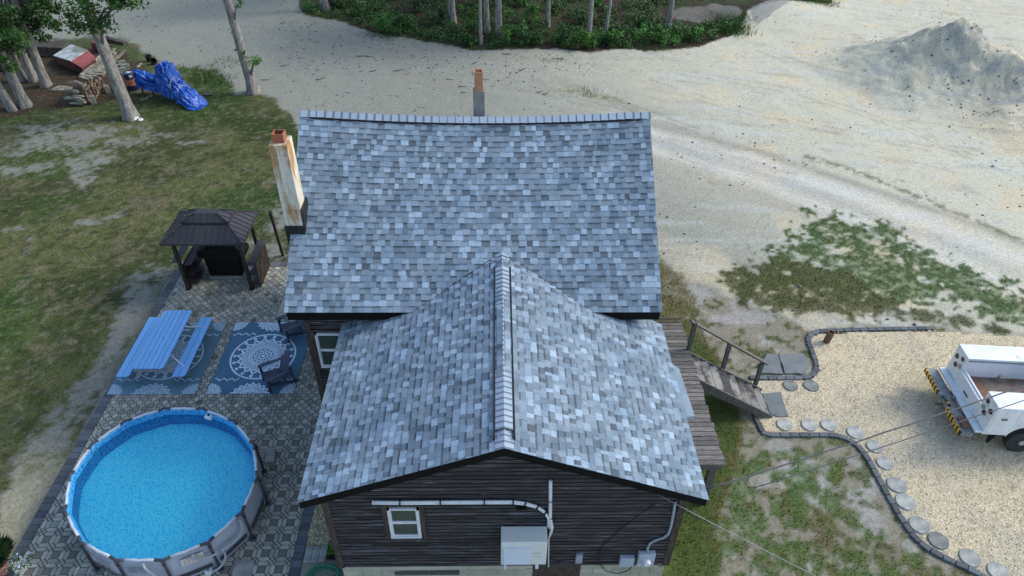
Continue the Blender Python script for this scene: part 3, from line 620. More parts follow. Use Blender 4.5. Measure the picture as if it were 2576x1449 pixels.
# wing roof
wy=12.27
sl=(zwr-zwe)/(xwc-xwl); sr=(zwr-zwe)/(xwr-xwc); yap=Ye+(zwr-Ze)/sm_
wing=MB()
wing.poly([(xwl,Ywf,zwe),(xwc,Ywf,zwr),(xwc,yap,zwr),(xwl,wy,zwe)][::-1]).poly([(xwr,Ywf,zwe),(xwc,Ywf,zwr),(xwc,yap,zwr),(xwr,wy,zwe)])
wing_roof=wing.build('wing_roof','shingle',house)
for (xe,sgn,sd_) in ((xwl,-1,11),(xwr,1,12)):
    half=abs(xwc-xe); Sw=math.hypot(half,zwr-zwe); yv=wy; tv=(Ze-zwe)/(zwr-zwe)*Sw
    L_=wy-Ywf; La=yap-Ywf
    O=(xe+(-sgn*-.015),Ywf-.015,zwe-.006); Vd=(-sgn*half/Sw,0,(zwr-zwe)/Sw)
    shingles(wing_roof,'shingle_courses',O,(0,1,0),Vd,[(0,0),(L_,0),(La+.03,Sw),(0,Sw)],seed=sd_)
f=MB()
for (xe,s_) in ((xwl,1),(xwr,-1)):
    f.hexa([(xe,Ywf,zwe-.19),(xwc,Ywf,zwr-.19),(xwc,Ywf+.03,zwr-.19),(xe,Ywf+.03,zwe-.19),(xe,Ywf,zwe-.004),(xwc,Ywf,zwr-.004),(xwc,Ywf+.03,zwr-.004),(xe,Ywf+.03,zwe-.004)])
    f.box(min(xe,xe+s_*.03),max(xe,xe+s_*.03),Ywf+.03,wy,zwe-.16,zwe-.006)
    f.poly([(xe,Ywf+.02,zwe-.12),(xwc,Ywf+.02,zwr-.12),(xwc,Yw,zwr-.12),(xe,Yw,zwe-.12)]); f.poly([(xe,Ywf+.02,zwe-.15),(xe+s_*.32,Ywf+.02,zwe-.1),(xe+s_*.32,wy,zwe-.1),(xe,wy,zwe-.15)])
f.build('fascia','fascia',wing_roof)
f=MB(); nC=40
for k in range(nC):
    ya=Ywf-.01+k*(yap-Ywf)/nC; yb=ya+(yap-Ywf)/nC+.02; hg=.045 if (2<k<nC-4) else .012; zc=zwr-.05*math.sin(math.pi*k/nC)
    for sgn in (-1,1):
        f.poly([(xwc,ya+.03,zc+hg+.024),(xwc,yb,zc+hg+.02),(xwc+sgn*.16,yb,zc+hg-.045),(xwc+sgn*.16,ya+.03,zc+hg-.041)][::-sgn],.6+random.uniform(-.06,.06))
        f.poly([(xwc,ya-.008,zc+hg+.027),(xwc,ya+.03,zc+hg+.026),(xwc+sgn*.16,ya+.03,zc+hg-.039),(xwc+sgn*.16,ya-.008,zc+hg-.038)][::-sgn],-.5)
f.build('ridge_cap','cap',wing_roof)
for sgn in (-1,1):
    f=MB()
    for i in range(12):
        ya=Ywf+.22+(yap-Ywf-.72)*i/12; yb=Ywf+.22+(yap-Ywf-.72)*(i+1)/12; da,db=[-.05*math.sin(math.pi*(q_-Ywf)/(yap-Ywf)) for q_ in (ya,yb)]
        x0_,x1_=sorted((xwc+sgn*.155,xwc+sgn*.19)); f.hexa([(x0_,ya,zwr-.12),(x1_,ya,zwr-.12),(x1_,yb,zwr-.12),(x0_,yb,zwr-.12),(x0_,ya,zwr+.012+da),(x1_,ya,zwr+.012+da),(x1_,yb,zwr+.012+db),(x0_,yb,zwr+.012+db)])
    f.build('ridge_vent','black',wing_roof)
# valley flashing
f=MB()
for (xe) in (xwl,xwr):
    t=(zwr-Ze)/(zwr-zwe); xv=xwc+t*(xe-xwc); f.bar((xwc,yap-.02,zwr+.022),(xv,Ye-.0,Ze+.028),.05,.006)
f.build('valley_flashing','black',wing_roof)
# small canopy over the side door
cp=[W(*p,3.13) for p in ((1688,915),(1708,929),(1747,1047),(1728,1067))]
f=MB(); P=[(3.70,cp[0][1],3.29),(cp[1][0],cp[1][1],3.15),(cp[2][0],cp[2][1],3.15),(3.70,cp[3][1],3.29)]
f.hexa([(x_,y_,z_-.09) for x_,y_,z_ in P]+P); cn=f.build('door_canopy','shingle',house)
# walls: lapped boards
def siding(parent,name,fn,z0,z1,lim,e=.115,m='siding',seed=0,skip=()):
    R=random.Random(seed); mb=MB(); z=z0
    while z<z1-.01:
        zt=min(z+e,z1); a0,b0=lim(z); a1,b1=lim(zt)
        if b1-a1<.02: break
        cuts=[a0]+sorted(R.uniform(a0,b0) for _ in range(R.randint(1,3)))+[b0]
        for i,(c0,c1) in enumerate(zip(cuts[:-1],cuts[1:])):
            tn=min(1,max(.25,R.gauss(.6,.16))); d0=c0 if i==0 else c0+.002; l0=c0 if i else a1; l1=c1 if i<len(cuts)-2 else b1
            wv=[fn(d0,z,.034+R.uniform(-.004,.004)),fn(c1,z,.034+R.uniform(-.004,.004)),fn(max(a1,min(b1,c1)),zt,.004),fn(max(a1,min(b1,d0)),zt,.004)]
            zc=zt-.028; k_=(zc-z)/(zt-z); oc=.034-.012*k_
            A_=fn(d0,z,.030); B_=fn(c1,z,.030); C_=fn(c1+(max(a1,min(b1,c1))-c1)*k_,zc,.026); D_=fn(d0+(max(a1,min(b1,d0))-d0)*k_,zc,.026)
            C2=fn(c1+(max(a1,min(b1,c1))-c1)*k_,zc+.003,.004); D2=fn(d0+(max(a1,min(b1,d0))-d0)*k_,zc+.003,.004)
            mb.poly([A_,B_,C_,D_],tn); mb.poly([D_,C_,C2,D2],0.); mb.poly([D2,C2,fn(max(a1,min(b1,c1)),zt,.004),fn(max(a1,min(b1,d0)),zt,.004)],0.); mb.poly([fn(d0,z,0),fn(c1,z,0),B_,A_],0)  # cove and lap underside toned dark to paint the shadow and dirt there
        z=zt
    return mb.build(name,m,parent)
def gab(z):
    zz=z+.13
    if zz<=zwe+sl*(Xl-xwl): return (Xl,Xr)
    return (max(Xl,xwl+(zz-zwe)/sl),min(Xr,xwr-(zz-zwe)/sr))
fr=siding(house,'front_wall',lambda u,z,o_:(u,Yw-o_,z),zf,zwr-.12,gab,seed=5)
# structural core so nothing is hollow
c=MB(); c.box(Xl+.002,Xr-.002,Yw+.002,12.3,zf-.0,3.3); c.prismx([(0,0)],0,0) if False else None
c.hexa([(Xl+.01,Yw+.004,3.3),(Xr-.01,Yw+.004,3.3),(Xr-.01,12.3,3.3),(Xl+.01,12.3,3.3),(xwc-.02,Yw+.004,zwr-.14),(xwc+.02,Yw+.004,zwr-.14),(xwc+.02,12.3,zwr-.14),(xwc-.02,12.3,zwr-.14)])
MXL,MXR=-4.38,3.42; c.box(MXL+.002,MXR-.002,12.302,19.5,GZ+.3,Ze-.02)
c.prismx([(12.31,Ze-.02),(19.49,Ze-.02),(Yr,Zr-.35)],MXL+.004,MXR-.004)
c.build('wall_core','board',house)
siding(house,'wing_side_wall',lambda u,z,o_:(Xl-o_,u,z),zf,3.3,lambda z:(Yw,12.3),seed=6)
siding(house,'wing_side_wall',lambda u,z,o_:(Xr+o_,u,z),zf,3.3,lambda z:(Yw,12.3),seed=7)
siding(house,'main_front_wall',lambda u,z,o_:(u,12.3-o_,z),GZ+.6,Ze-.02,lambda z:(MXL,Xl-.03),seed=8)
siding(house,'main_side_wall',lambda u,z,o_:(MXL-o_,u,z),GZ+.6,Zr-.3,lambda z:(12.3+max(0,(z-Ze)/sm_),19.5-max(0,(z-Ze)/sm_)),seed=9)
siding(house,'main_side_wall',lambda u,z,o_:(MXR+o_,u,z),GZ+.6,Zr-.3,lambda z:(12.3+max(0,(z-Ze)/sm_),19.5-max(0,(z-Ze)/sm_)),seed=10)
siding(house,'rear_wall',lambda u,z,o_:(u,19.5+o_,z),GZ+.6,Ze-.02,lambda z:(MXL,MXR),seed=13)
f=MB()
for (xc,yc,sx,sy) in ((Xl,Yw,-1,-1),(Xr,Yw,1,-1),(MXL,12.3,-1,-1)):
    f=MB(); f.box(min(xc-sx*.09,xc+sx*.03),max(xc-sx*.09,xc+sx*.03),yc-.045,yc-.026,zf-.02 if yc<9 else GZ+.6,zwe+.02 if yc<9 else Ze-.05)
    f.box(min(xc+sx*.028,xc+sx*.045),max(xc+sx*.028,xc+sx*.045),yc-.045,yc+.1,zf-.02 if yc<9 else GZ+.6,zwe-.02 if yc<9 else Ze-.05)
    f.build('corner_board','board',house)
# foundation of painted blocks
f=MB(); core=MB(); core.box(Xl+.03,Xr-.03,Yw+.022,12.3,GZ-.2,zf-.002); core.box(MXL+.03,MXR-.03,12.31,19.46,GZ-.2,GZ+.6)
fd=core.build('foundation','mortar',house)
op=[(W(708.4+.425*690,1430,Yw,1)[0],W(708.4+.425*1035,1430,Yw,1)[0]),(W(708.4+.425*1487,1430,Yw,1)[0],W(708.4+.425*1770,1430,Yw,1)[0])]
for r_ in range(6):
    zt=zf-.004-r_*.203; x_=Xl+.02-(.2 if r_%2==0 else 0)
    while x_<Xr-.02:
        xa,xb=max(x_,Xl+.02),min(x_+.4,Xr-.02)
        if not any(a<(xa+xb)/2<b for a,b in op) and xb-xa>.05: f.box(xa,xb-.006,Yw+.006,Yw+.06,zt-.197,zt,random.random())
        x_+=.406
f.build('block_course','block',fd)
MB().box(op[0][0],op[0][1],Yw+.03,Yw+.05,zf-.35,zf-.01).build('crawlspace_board','board',fd); MB().box(op[0][0]-.08,op[0][1]+.06,Yw-.06,Yw+.02,zf-.30,zf-.24).build('window_ledge','post',fd); MB().box(op[1][0],op[1][1],Yw+.0,Yw+.05,GZ,zf-.02).build('crawlspace_door','board',fd)
f=MB()
for r_ in range(6):
    zt=GZ+.6-r_*.2; y_=12.3
    while y_<19.4: f.box(MXL+.005,MXL+.03,y_,y_+.395,zt-.195,zt,random.random()); y_+=.406
f.build('block_course','block',fd)
# windows
def window(parent,x0,x1,z0,z1,y,trim=True):
    f=MB(); w_=.042
    f.box(x0,x1,y-.05,y+.01,z1-w_,z1).box(x0,x1,y-.065,y+.01,z0,z0+w_*.9).box(x0,x0+w_,y-.05,y+.01,z0,z1).box(x1-w_,x1,y-.05,y+.01,z0,z1)
    wd=f.build('window','white',parent); LOC[wd.name]=LOC[house.name]
    zm=(z0+z1)/2; f=MB(); f.box(x0+w_,x1-w_,y-.04,y-.005,zm-.02,zm+.02)
    for xx in (x0+w_,x1-w_-.025): f.box(xx,xx+.025,y-.035,y-.005,z0+w_,z1-w_)
    for zz in (z0+w_,z1-w_-.025,zm+.02): f.box(x0+w_+.025,x1-w_-.025,y-.034,y-.005,zz,zz+.025)
    f.build('sash','white',wd)
    MB().box(x0+w_,x1-w_,y-.012,y-.006,z0+w_,z1-w_).build('pane','pane',wd)
    if trim:
        f=MB(); t=.1; f.box(x0-t,x0-.004,y-.04,y-.026,z0-.06,z1+.06).box(x1+.004,x1+t,y-.04,y-.026,z0-.06,z1+.06).box(x0-.004,x1+.004,y-.043,y-.026,z0-.09,z0-.004).box(x0-t,x1+t,y-.042,y-.026,z1+.062,z1+.11); f.build('window_trim','board',wd)
    return wd
window(house,-2.07,-1.47,1.57,2.54,Yw-.025)
w2=window(house,-4.22,-3.42,1.90,3.0,12.275)
# chimneys
def chim(name_m,x0,x1,y0,y1,z0,z1,rows,fl,flm='clay'):
    f=MB(); h=(z1-z0)/rows
    for i in range(rows): f.box(x0,x1,y0,y1,z0+i*h,z0+(i+1)*h-.008,random.random())
    f.box(x0+.008,x1-.008,y0+.008,y1-.008,z0,z1-.01); c_=f.build('chimney',name_m,house); LOC[c_.name]=LOC[house.name]
    f=MB(); xc,yc=(x0+x1)/2,(y0+y1)/2; a=fl[0]/2; t=.022
    f.box(xc-a,xc+a,yc-a,yc-a+t,z1-.02,z1+fl[1]).box(xc-a,xc+a,yc+a-t,yc+a,z1-.02,z1+fl[1]).box(xc-a,xc-a+t,yc-a+t,yc+a-t,z1-.02,z1+fl[1]).box(xc+a-t,xc+a,yc-a+t,yc+a-t,z1-.02,z1+fl[1])
    f.build('flue_liner',flm,c_); MB().box(xc-a+t,xc+a-t,yc-a+t,yc+a-t,z1-.03,z1+fl[1]*.35).build('flue_soot','flat_black',c_); return c_
c1=chim('chim',-4.735,-4.35,13.43,13.88,4.7,7.22,11,(.24,.19))
c1['label']='tall cream chimney with rust stains and square clay flue'
MB().box(-4.76,-4.325,13.385,13.9,4.75,5.21).box(-4.35,-4.315,13.43,14.0,5.05,5.62).build('chimney_flashing','black',c1)
cb=[W(1190,228,16.35,1),W(1219,228,16.35,1)]
c2=chim('chimg',cb[0][0],cb[1][0],16.3,16.6,5.9,cb[0][2],8,(.2,.46),'clayp'); c2['label']='slim grey block chimney behind the main ridge'
# gable light
wl=lambda x,y,Yp=Yw-.03: W(708.4+.425*x,1030.4+.425*y,Yp,1)
p=wl(1420,575); MB().box(p[0]-.1,p[0]+.1,Yw-.12,Yw-.025,p[2]-.02,p[2]+.04).build('wall_light','black',house)
# ---- things on the front wall
u0=thing('heat_pump','beige outdoor heat pump unit hung on the dark front wall','heat pump',(.54,7.68,1.1))
MB().box(.095,.99,7.5,7.86,1.12,1.93).build('casing','acbox',u0,bevel=.02)
f=MB(); f.box(.15,.66,7.47,7.498,1.18,1.73); f.build('fan_grille','actop',u0,bevel=.008); MB().box(.14,.67,7.44,7.499,1.735,1.775).build('grille_lip','white',u0,bevel=.006)
MB().box(.155,.21,7.46,7.9,1.04,1.118).box(.78,.84,7.46,7.9,1.04,1.118).build('bracket','pipew',u0)
text('FUJITSU',.05,lambda x,y:(.80+x,7.4985,1.55+y*1.),'red_lettering','inkr',u0); text('HALCYON',.034,lambda x,y:(.80+x,7.4985,1.43+y),'blue_lettering','ink',u0)
pts=[wl(*p,Yw-.07) for p in ((535,545),(700,547),(940,545),(1200,543),(1370,543),(1440,552),(1510,572),(1555,603),(1580,645),(1578,690))]
pts=[(p[0],p[1],p[2]) for p in pts]
ls=thing('refrigerant_pipes','white wrapped pipe bundle running over the front window','pipe',pts[5])
f=MB(); f.tube(pts,.026,8).tube([(p[0]+(.0 if i<5 else .02),p[1]-.01,p[2]-.043) for i,p in enumerate(pts)],.022,8); f.build('pipe','white',ls,smooth=True)
v2=[tuple(wl(*p,Yw-.06)) for p in ((1592,420),(1591,540),(1590,640),(1600,700),(1592,735),(1582,760),(1580,840),(1580,930))]
f=MB(); f.tube(v2,[.034]*4+[.028,.014,.014,.014],8); f.build('riser_pipe','white',ls,smooth=True)
f=MB()
for i in (1,2,3,4,5,6,7): p=Vector(pts[i]); d=(Vector(pts[i+1])-Vector(pts[i-1])).normalized(); f.tube([p-d*.012-Vector((0,0,.02)),p+d*.012-Vector((0,0,.02))],.056,10)
for i in (1,2): p=Vector(v2[i]); f.tube([p-Vector((0,0,.01)),p+Vector((0,0,.01))],.04,10)
f.build('strap','black',ls)
def wallbox(name,label,x0,y0,x1,y1,d,m,extra=None):
    a=wl(x0,y0,Yw-d); b_=wl(x1,y1,Yw-d); o=thing(name,label,'utility box',((a[0]+b_[0])/2,Yw-d/2,b_[2])); MB().box(a[0],b_[0],Yw-d,Yw-.025,b_[2],a[2]).build('cabinet',m,o,bevel=.012)
    return o,a,b_
em,a,b_=wallbox('electric_meter','grey electric meter cabinet low at the right end of the front wall',2118,862,2200,925,.14,'meter')
MB().lathe(((a[0]+b_[0])/2+.01,Yw-.14,(a[2]+b_[2])/2-.02),[(.075,0),(.075,-.05),(.06,-.09)],20,ax=1).build('meter_dial','glass',em).data.materials[0]=M['white']
MB().box(a[0]+.01,a[0]+.08,Yw-.146,Yw-.141,b_[2]+.01,b_[2]+.05).build('paper_label','label',em)
wallbox('junction_box','pale blue utility box left of the electric meter',2008,885,2082,932,.13,'meter'); wallbox('disconnect_box','small narrow grey box right of the heat pump',1744,866,1778,912,.09,'greyp')
f=MB(); f.tube([tuple(wl(*p,Yw-.06)) for p in ((2330,548),(2322,600),(2305,690),(2290,735),(2262,757),(2215,772),(2180,792),(2166,820),(2165,858))],.027,8)
o=f.build('service_conduit','greyp',smooth=True); tag(o,'bent grey conduit rising from the electric meter to the eave','conduit')
f=MB(); f.tube([tuple(wl(*p,Yw-.05)) for p in ((2213,560),(2060,665),(1960,750),(1895,810),(1874,860),(1882,915),(1920,955),(1985,972),(2045,955),(2090,918))],.009,6)
o=f.build('loose_cable','black',smooth=True); tag(o,'black cable looping loosely down the front wall','cable')
f=MB(); f.tube([tuple(wl(*p,Yw-.05)) for p in ((1585,880),(1640,900),(1700,895),(1770,905),(1860,912),(1960,905),(2010,912))],.008,5); f.tube([tuple(wl(*p,Yw-.05)) for p in ((2200,915),(2240,925),(2275,915))],.008,5)
o=f.build('wall_cable','black',smooth=True); tag(o,'thin black cable running low along the front wall between the boxes','cable')
# ================================================================== DECK AND STAIRS
DZ=.9; dx1=5.27; dy0,dy1=10.05,14.92
dk=thing('wooden_deck','grey weathered plank deck along the right side of the house','deck',(4.4,12.5,GZ))
f=MB(); y=dy0
while y<dy1: f.box(3.62 if y<12.3 else 3.46,dx1+random.uniform(-.03,.03)+(.05 if y<10.1 else 0),y+.009,y+.131,DZ-.035,DZ+random.uniform(-.004,.004),random.random()); y+=.14
f.build('deck_boards','deck',dk)
f=MB(); f.box(dx1-.1,dx1-.05,dy0+.02,dy1-.02,DZ-.22,DZ-.037).box(3.62,dx1-.1,dy0+.02,dy0+.07,DZ-.22,DZ-.037).box(3.62,dx1-.1,dy1-.07,dy1-.02,DZ-.22,DZ-.037); f.build('rim_joist','post',dk)
for (x_,y_) in ((5.05,10.15),(5.05,12.5),(5.05,14.8)): MB().box(x_-.08,x_+.08,y_-.08,y_+.08,GZ-.1,DZ-.22).build('deck_post','post',dk)
f=MB(); f.box(4.55,5.2,14.95,15.0,DZ-.0,DZ+.03); f.box(4.5,5.25,15.02,15.06,DZ+.06,DZ+.10); f.build('end_rail','post',dk)
syA,syB=12.82,13.78; sx0,sx1=5.24,7.48; n=8; rise=(DZ-GZ)/(n+1)
st=thing('deck_stairs','grey wooden stairs with one handrail leading down from the deck to the gravel','stairs',(6.3,13.3,GZ))
for k in range(n):
    x_=sx0+(k+.0)*(sx1-sx0)/n; zt=DZ-(k+1)*rise; MB().box(x_+.03,x_+.272,syA+.02,syB-.02,zt-.04,zt,random.random()).build('tread','tread',st,bevel=.006)
f=MB()
for k in range(n):
    x_=sx0+k*(sx1-sx0)/n; zt=DZ-(k+1)*rise; f.box(x_+.0,x_+.02,syA+.03,syB-.03,zt,zt+rise-.04)
f.build('risers','darkw',st)
for y_ in (syA-.03,syB):
    q_=[(sx0-.02,DZ-.02),(sx1+.1,GZ+.09),(sx1+.1,GZ+.0),(sx1-.12,GZ+.0),(sx0-.02,DZ-.36)]
    f=MB(); b0=len(f.V); P=[(a,y_,b__) for a,b__ in q_]; Q=[(a,y_+.045,b__) for a,b__ in q_]; f.poly(P).poly(Q[::-1])
    for i in range(5): f.poly([P[i],P[(i+1)%5],Q[(i+1)%5],Q[i]][::-1])
    f.build('stringer','post',st)
rp=[((sx0+.0),DZ,.98),(6.32,DZ-(6.32-sx0)/(sx1-sx0)*(DZ-GZ),1.0),(7.38,GZ+.1,.95)]
for (x_,z_,h_) in rp: MB().box(x_-.05,x_+.05,syB+.05,syB+.14,z_-.2,z_+h_).build('rail_post','post',st)
MB().bar((rp[0][0]-.12,syB+.09,rp[0][1]+1.02),(rp[2][0]+.15,syB+.09,rp[2][1]+.93),.11,.045).build('handrail','post',st)
# ================================================================== EDGING, STONES
def edging(path,label,group,segs):
    P=[Vector((*g(*p)[:2],0)) for p in path]; L_=[0]
    for a,b__ in zip(P[:-1],P[1:]): L_.append(L_[-1]+(b__-a).length)
    def at(s):
        for i in range(len(P)-1):
            if s<=L_[i+1] or i==len(P)-2:
                t=(s-L_[i])/(L_[i+1]-L_[i]); return P[i].lerp(P[i+1],t)
    s=0; stp=.262; proto=None
    while s+stp<L_[-1]:
        a=at(s+.01);b__=at(s+stp-.01); d=b__-a; c_=(a+b__)/2; rz=math.atan2(d.y,d.x)+random.uniform(-.04,.04)
        f=MB(); k=random.uniform(-.006,.006); f.hexa([(-.124,-.075,-.02),(.124,-.075,-.02),(.124,.075,-.02),(-.124,.075,-.02),(-.121+k,-.071,.05),(.121,-.071+k,.05),(.120,.071,.05),(-.121,.071-k,.05)],random.random())
        me_o=f.build('edging_stone','edge',None,bevel=.008); me_o.data.transform(Matrix.Translation(me_o.location)) if False else None
        me_o.location=(c_.x,c_.y,GZ-.02); me_o.rotation_euler=(0,0,rz); fr_=s/L_[-1]; tag(me_o,label+segs[min(len(segs)-1,int(fr_*len(segs)))],'edging stone',group); s+=stp
edging([(2345,826.5),(2223,829),(2092,832.5),(2057,834),(2036,843),(2032,859),(2043,885),(2053,913),(2055,931),(2041,948),(2013,952.5),(1943,952.5),(1864,950)],'charcoal edging stone in the upper row, ','upper edging row',['on its far straight right end','on its straight part right of the upright pipe','around the upright pipe','on the curved part beside the bluestone slabs','on the short run toward the stairs'])
edging([(1900,1050),(1922,1095),(1990,1095),(2102,1095),(2130,1104),(2162,1125),(2186,1160),(2214,1211.5),(2242,1263),(2270,1309.5),(2298,1351.5),(2330,1379.5),(2382,1407.5),(2456,1440),(2600,1530)],'charcoal edging stone in the lower row, ','lower edging row',['by the foot of the stairs','on the straight part below the first stepping stones','where the row begins to bend downward','on the descending part beside the middle stones','near the bottom edge of the frame'])
ords=['nearest the bluestone slabs, left of a pair','right one of the pair above the single bluestone slab','first by the foot of the stairs','second from the stair foot','third from the stair foot','fourth, where the row starts to bend','fifth, crossed by the overhead cables','sixth, just below the cables','seventh, about the middle of the descending row','eighth, close below the seventh','ninth from the stairs','tenth, darkest of the lower stones','eleventh, second last towards the frame bottom','twelfth, cut by the bottom edge of the frame']
for i,(x_,y_) in enumerate(((397,427),(508,427),(365,638),(497,640),(603,640),(745,680),(850,755),(905,845),(968,962),(1015,1053),(1090,1178),(1192,1262),(1362,1355),(1515,1430))):
    p=g(1803+.4667*x_,772.8+.4667*y_); rr=(.215 if i<8 else .235)*random.uniform(.97,1.03); tn=.0 if i in (0,1,11) else random.uniform(.55,1.1)
    f=MB(); N_=28
    f.lathe((p[0],p[1],GZ),[(rr,-.01),(rr,.045),(rr*.96,.058),(0.01,.06)],N_,tone=tn)
    o=f.build('stepping_stone','stone'); tag(o,'round stepping stone, '+ords[i],'stepping stone','round stepping stones in the gravel')
def jag(P,k=.03,n=3):
    out=[]
    for i in range(len(P)):
        a,b__=P[i],P[(i+1)%len(P)]
        for j in range(n): t=j/n; s_=k if j else 0; out.append((a[0]+(b__[0]-a[0])*t+random.uniform(-s_,s_),a[1]+(b__[1]-a[1])*t+random.uniform(-s_,s_)))
    return out
for P,l in (([(225,310),(240,360),(358,365),(325,255),(270,255)],'greenish bluestone slab, left one of the upper pair beside the handrail'),([(330,255),(365,363),(460,365),(495,330),(465,253)],'blue-grey flagstone with a crack, right one of the upper pair'),([(237,468),(270,530),(290,580),(335,597),(388,592),(347,462)],'blue-grey flagstone slab at the foot of the stairs')):
    q_=[tuple(g(1803+.4667*x_,772.8+.4667*y_)[:2]) for x_,y_ in P]; o=MB().prism(jag(q_),GZ-.01,GZ+.045,random.uniform(.3,.7),bev=.01).build('flagstone','flag'); tag(o,l,'flagstone')
p=g(2078,861); f=MB()
f.lathe((0,0,0),[(.10,0),(.105,.22),(.11,.45),(.085,.45),(.08,.3),(.01,.28)],18); o=f.build('wooden_stump','rust'); o.location=(p[0],p[1],GZ-.02); o.rotation_euler=(0,.10,0); tag(o,'short hollow reddish pipe standing by the upper edging','pipe')
# ================================================================== RUGS
def rugcol(x,y,Wd,Ld,fade):
    r=np.hypot(x,y); th=np.arctan2(y,x)
    def med(r,th,R,n,full=True):
        w_=np.zeros(r.shape)
        k=r/R
        z=lambda nn,ph=0:np.abs(((th*nn/(2*np.pi)+ph)%1)*2-1)   # 0..1 zigzag
        if full:
            sc=.012*np.cos(th*60)
            w_[(k>.955+sc)&(k<1.0+sc)]=1
            fl=np.hypot((((th*n/(2*np.pi)+.5)%1)-.5)*2*np.pi/n*k,k-.875); w_[(fl<.055)&(fl>.012)]=.9
        pz=.68+.13*z(n)
        w_[(k<pz)&(k>pz-.055)]=1
        m=(k<pz-.055); w_[m]=.25
        pz2=.60+.11*z(n,.5); w_[m&(k<pz2)&(k>pz2-.03)]=.95
        w_[m&(k<pz2-.03)]=.62
        w_[m&(k<pz2-.03)&((np.cos(th*n*2)*np.cos(k*60))>.35)]=.2
        w_[(k<.44)]=.15; w_[(k<.43)&(k>.405)]=1; w_[(k<.345)&(k>.32)]=1; w_[(k<.405)&(k>.345)&(np.cos(th*40)>-.2)]=.75
        pt=.20+.09*np.abs(np.cos(th*6)); w_[(k<pt)&(k>pt-.05)]=.95; w_[(k<.15)&(k>.11)]=.9; w_[k<.06]=.9
        return w_
    w_=med(r,th,.95,18)
    for (cx,cy,R,n) in ((-Wd/2,-Ld/2,.50,22),(Wd/2,-Ld/2,.50,22),(-Wd/2,Ld/2,.50,22),(Wd/2,Ld/2,.50,22),(0,-Ld/2-.16,.72,20),(0,Ld/2+.16,.72,20)):
        r2=np.hypot(x-cx,y-cy); t2=np.arctan2(y-cy,x-cx); k=(r2<R*.84); mm=med(r2,t2,R*1.02,n,False); w_=np.where(k&(r>1.0),np.maximum(w_,mm),w_)
    # garland between corner and centre motifs
    for sy in (-1,1):
        yy=sy*y-(Ld/2); c0=-.52-.10*np.abs(((x/.22)%1)*2-1)+.25*np.exp(-((np.abs(x)-.62)/.25)**2)*0; band_=(yy>c0)&(yy<c0+.035)&(np.abs(x)>.45)&(np.abs(x)<1.15); w_=np.where(band_&(r>1.),np.maximum(w_,.9),w_)
    n_=fbm(x+5,y+5,6,3,60)
    a=np.array([.055,.15,.235]) if fade==0 else np.array([.075,.165,.22]); b__=np.array([.72,.84,.92]) if fade==0 else np.array([.42,.56,.68])
    if fade:                                               # sun-bleached ends of the older rug
        e=sm(-y,Ld/2-.55,Ld/2)*.5+sm(-x,Wd/2-.5,Wd/2)*.25; a=a+(np.array([.14,.28,.36])-a)*e[...,None]*.8
    c_=a*(1-w_[...,None])+b__*w_[...,None]; return c_*(.9+.25*n_[...,None])
def rug(x0,y0,Wd,Ld,label,fade):
    nx,ny=int(Wd/.0105),int(Ld/.0105); xs=np.linspace(-Wd/2,Wd/2,nx+1); ys=np.linspace(-Ld/2,Ld/2,ny+1); X,Y=np.meshgrid(xs,ys,indexing='ij')
    cxs=(X[:-1,:-1]+X[1:,1:])/2; cys=(Y[:-1,:-1]+Y[1:,1:])/2; c_=rugcol(cxs,cys,Wd,Ld,fade).reshape(-1,3)
    Z=GZ+.026+.004*fbm(X+x0,Y,1.5,2,70); V=np.stack([X+x0+Wd/2,Y+y0+Ld/2,Z],-1).reshape(-1,3); I=np.arange(X.size).reshape(X.shape)
    F=np.stack([I[:-1,:-1],I[1:,:-1],I[1:,1:],I[:-1,1:]],-1).reshape(-1,4)
    r_=thing('outdoor_rug',label,'rug',(x0+Wd/2,y0+Ld/2,GZ+.014)); finish('patterned_weave',V,F,M['rug'],r_,colp=c_)
    MB().box(x0+.002,x0+Wd-.002,y0+.002,y0+Ld-.002,GZ+.017,GZ+.0255).build('backing','seam',r_); return r_
rug(-8.12,13.745,2.42,3.005,'crisp blue rug with white mandala pattern nearest the house',0)
rug(-10.865,13.735,2.435,3.0,'faded blue mandala rug under the picnic table',1)
# ================================================================== PICNIC TABLE
tz=GZ+.75; pt=thing('picnic_table','bright blue plank picnic table with two attached benches','picnic table',(-9.63,15.26,GZ))
def planks(x0,x1,y0,y1,z,n,parent,name):
    f=MB(); w_=(x1-x0)/n; ch=.06
    for i in range(n):
        a,b__=x0+i*w_+.0065,x0+(i+1)*w_-.0065; p=[(a,y0),(b__,y0),(b__,y1),(a,y1)]
        if i==0: p=[(a+ch,y0),(b__,y0),(b__,y1),(a+ch,y1),(a,y1-ch),(a,y0+ch)]
        if i==n-1: p=[(a,y0),(b__-ch,y0),(b__,y0+ch),(b__,y1-ch),(b__-ch,y1),(a,y1)]
        if name!='tabletop' and i==0: p=[(a,y0),(b__,y0),(b__,y1),(a,y1)]
        f.prism(p,z-.035,z,random.random())
    o=f.build(name,'bluepaint',parent,bevel=.004); LOC[o.name]=LOC[parent.name]; MB().box(x0+.03,x1-.03,y0+.07,y1-.07,z-.039,z-.0355).build('plank_gap','seam',o); return o
tb=planks(-10.06,-9.2,14.03,16.49,tz,6,pt,'tabletop'); MB().lathe((-9.63,15.26,tz),[(.022,.0),(.022,.003)],12).build('umbrella_hole','flat_black',tb)
planks(-9.05,-8.68,14.02,16.51,GZ+.45,2,pt,'bench_seat'); planks(-10.6,-10.23,14.02,16.51,GZ+.45,2,pt,'bench_seat')
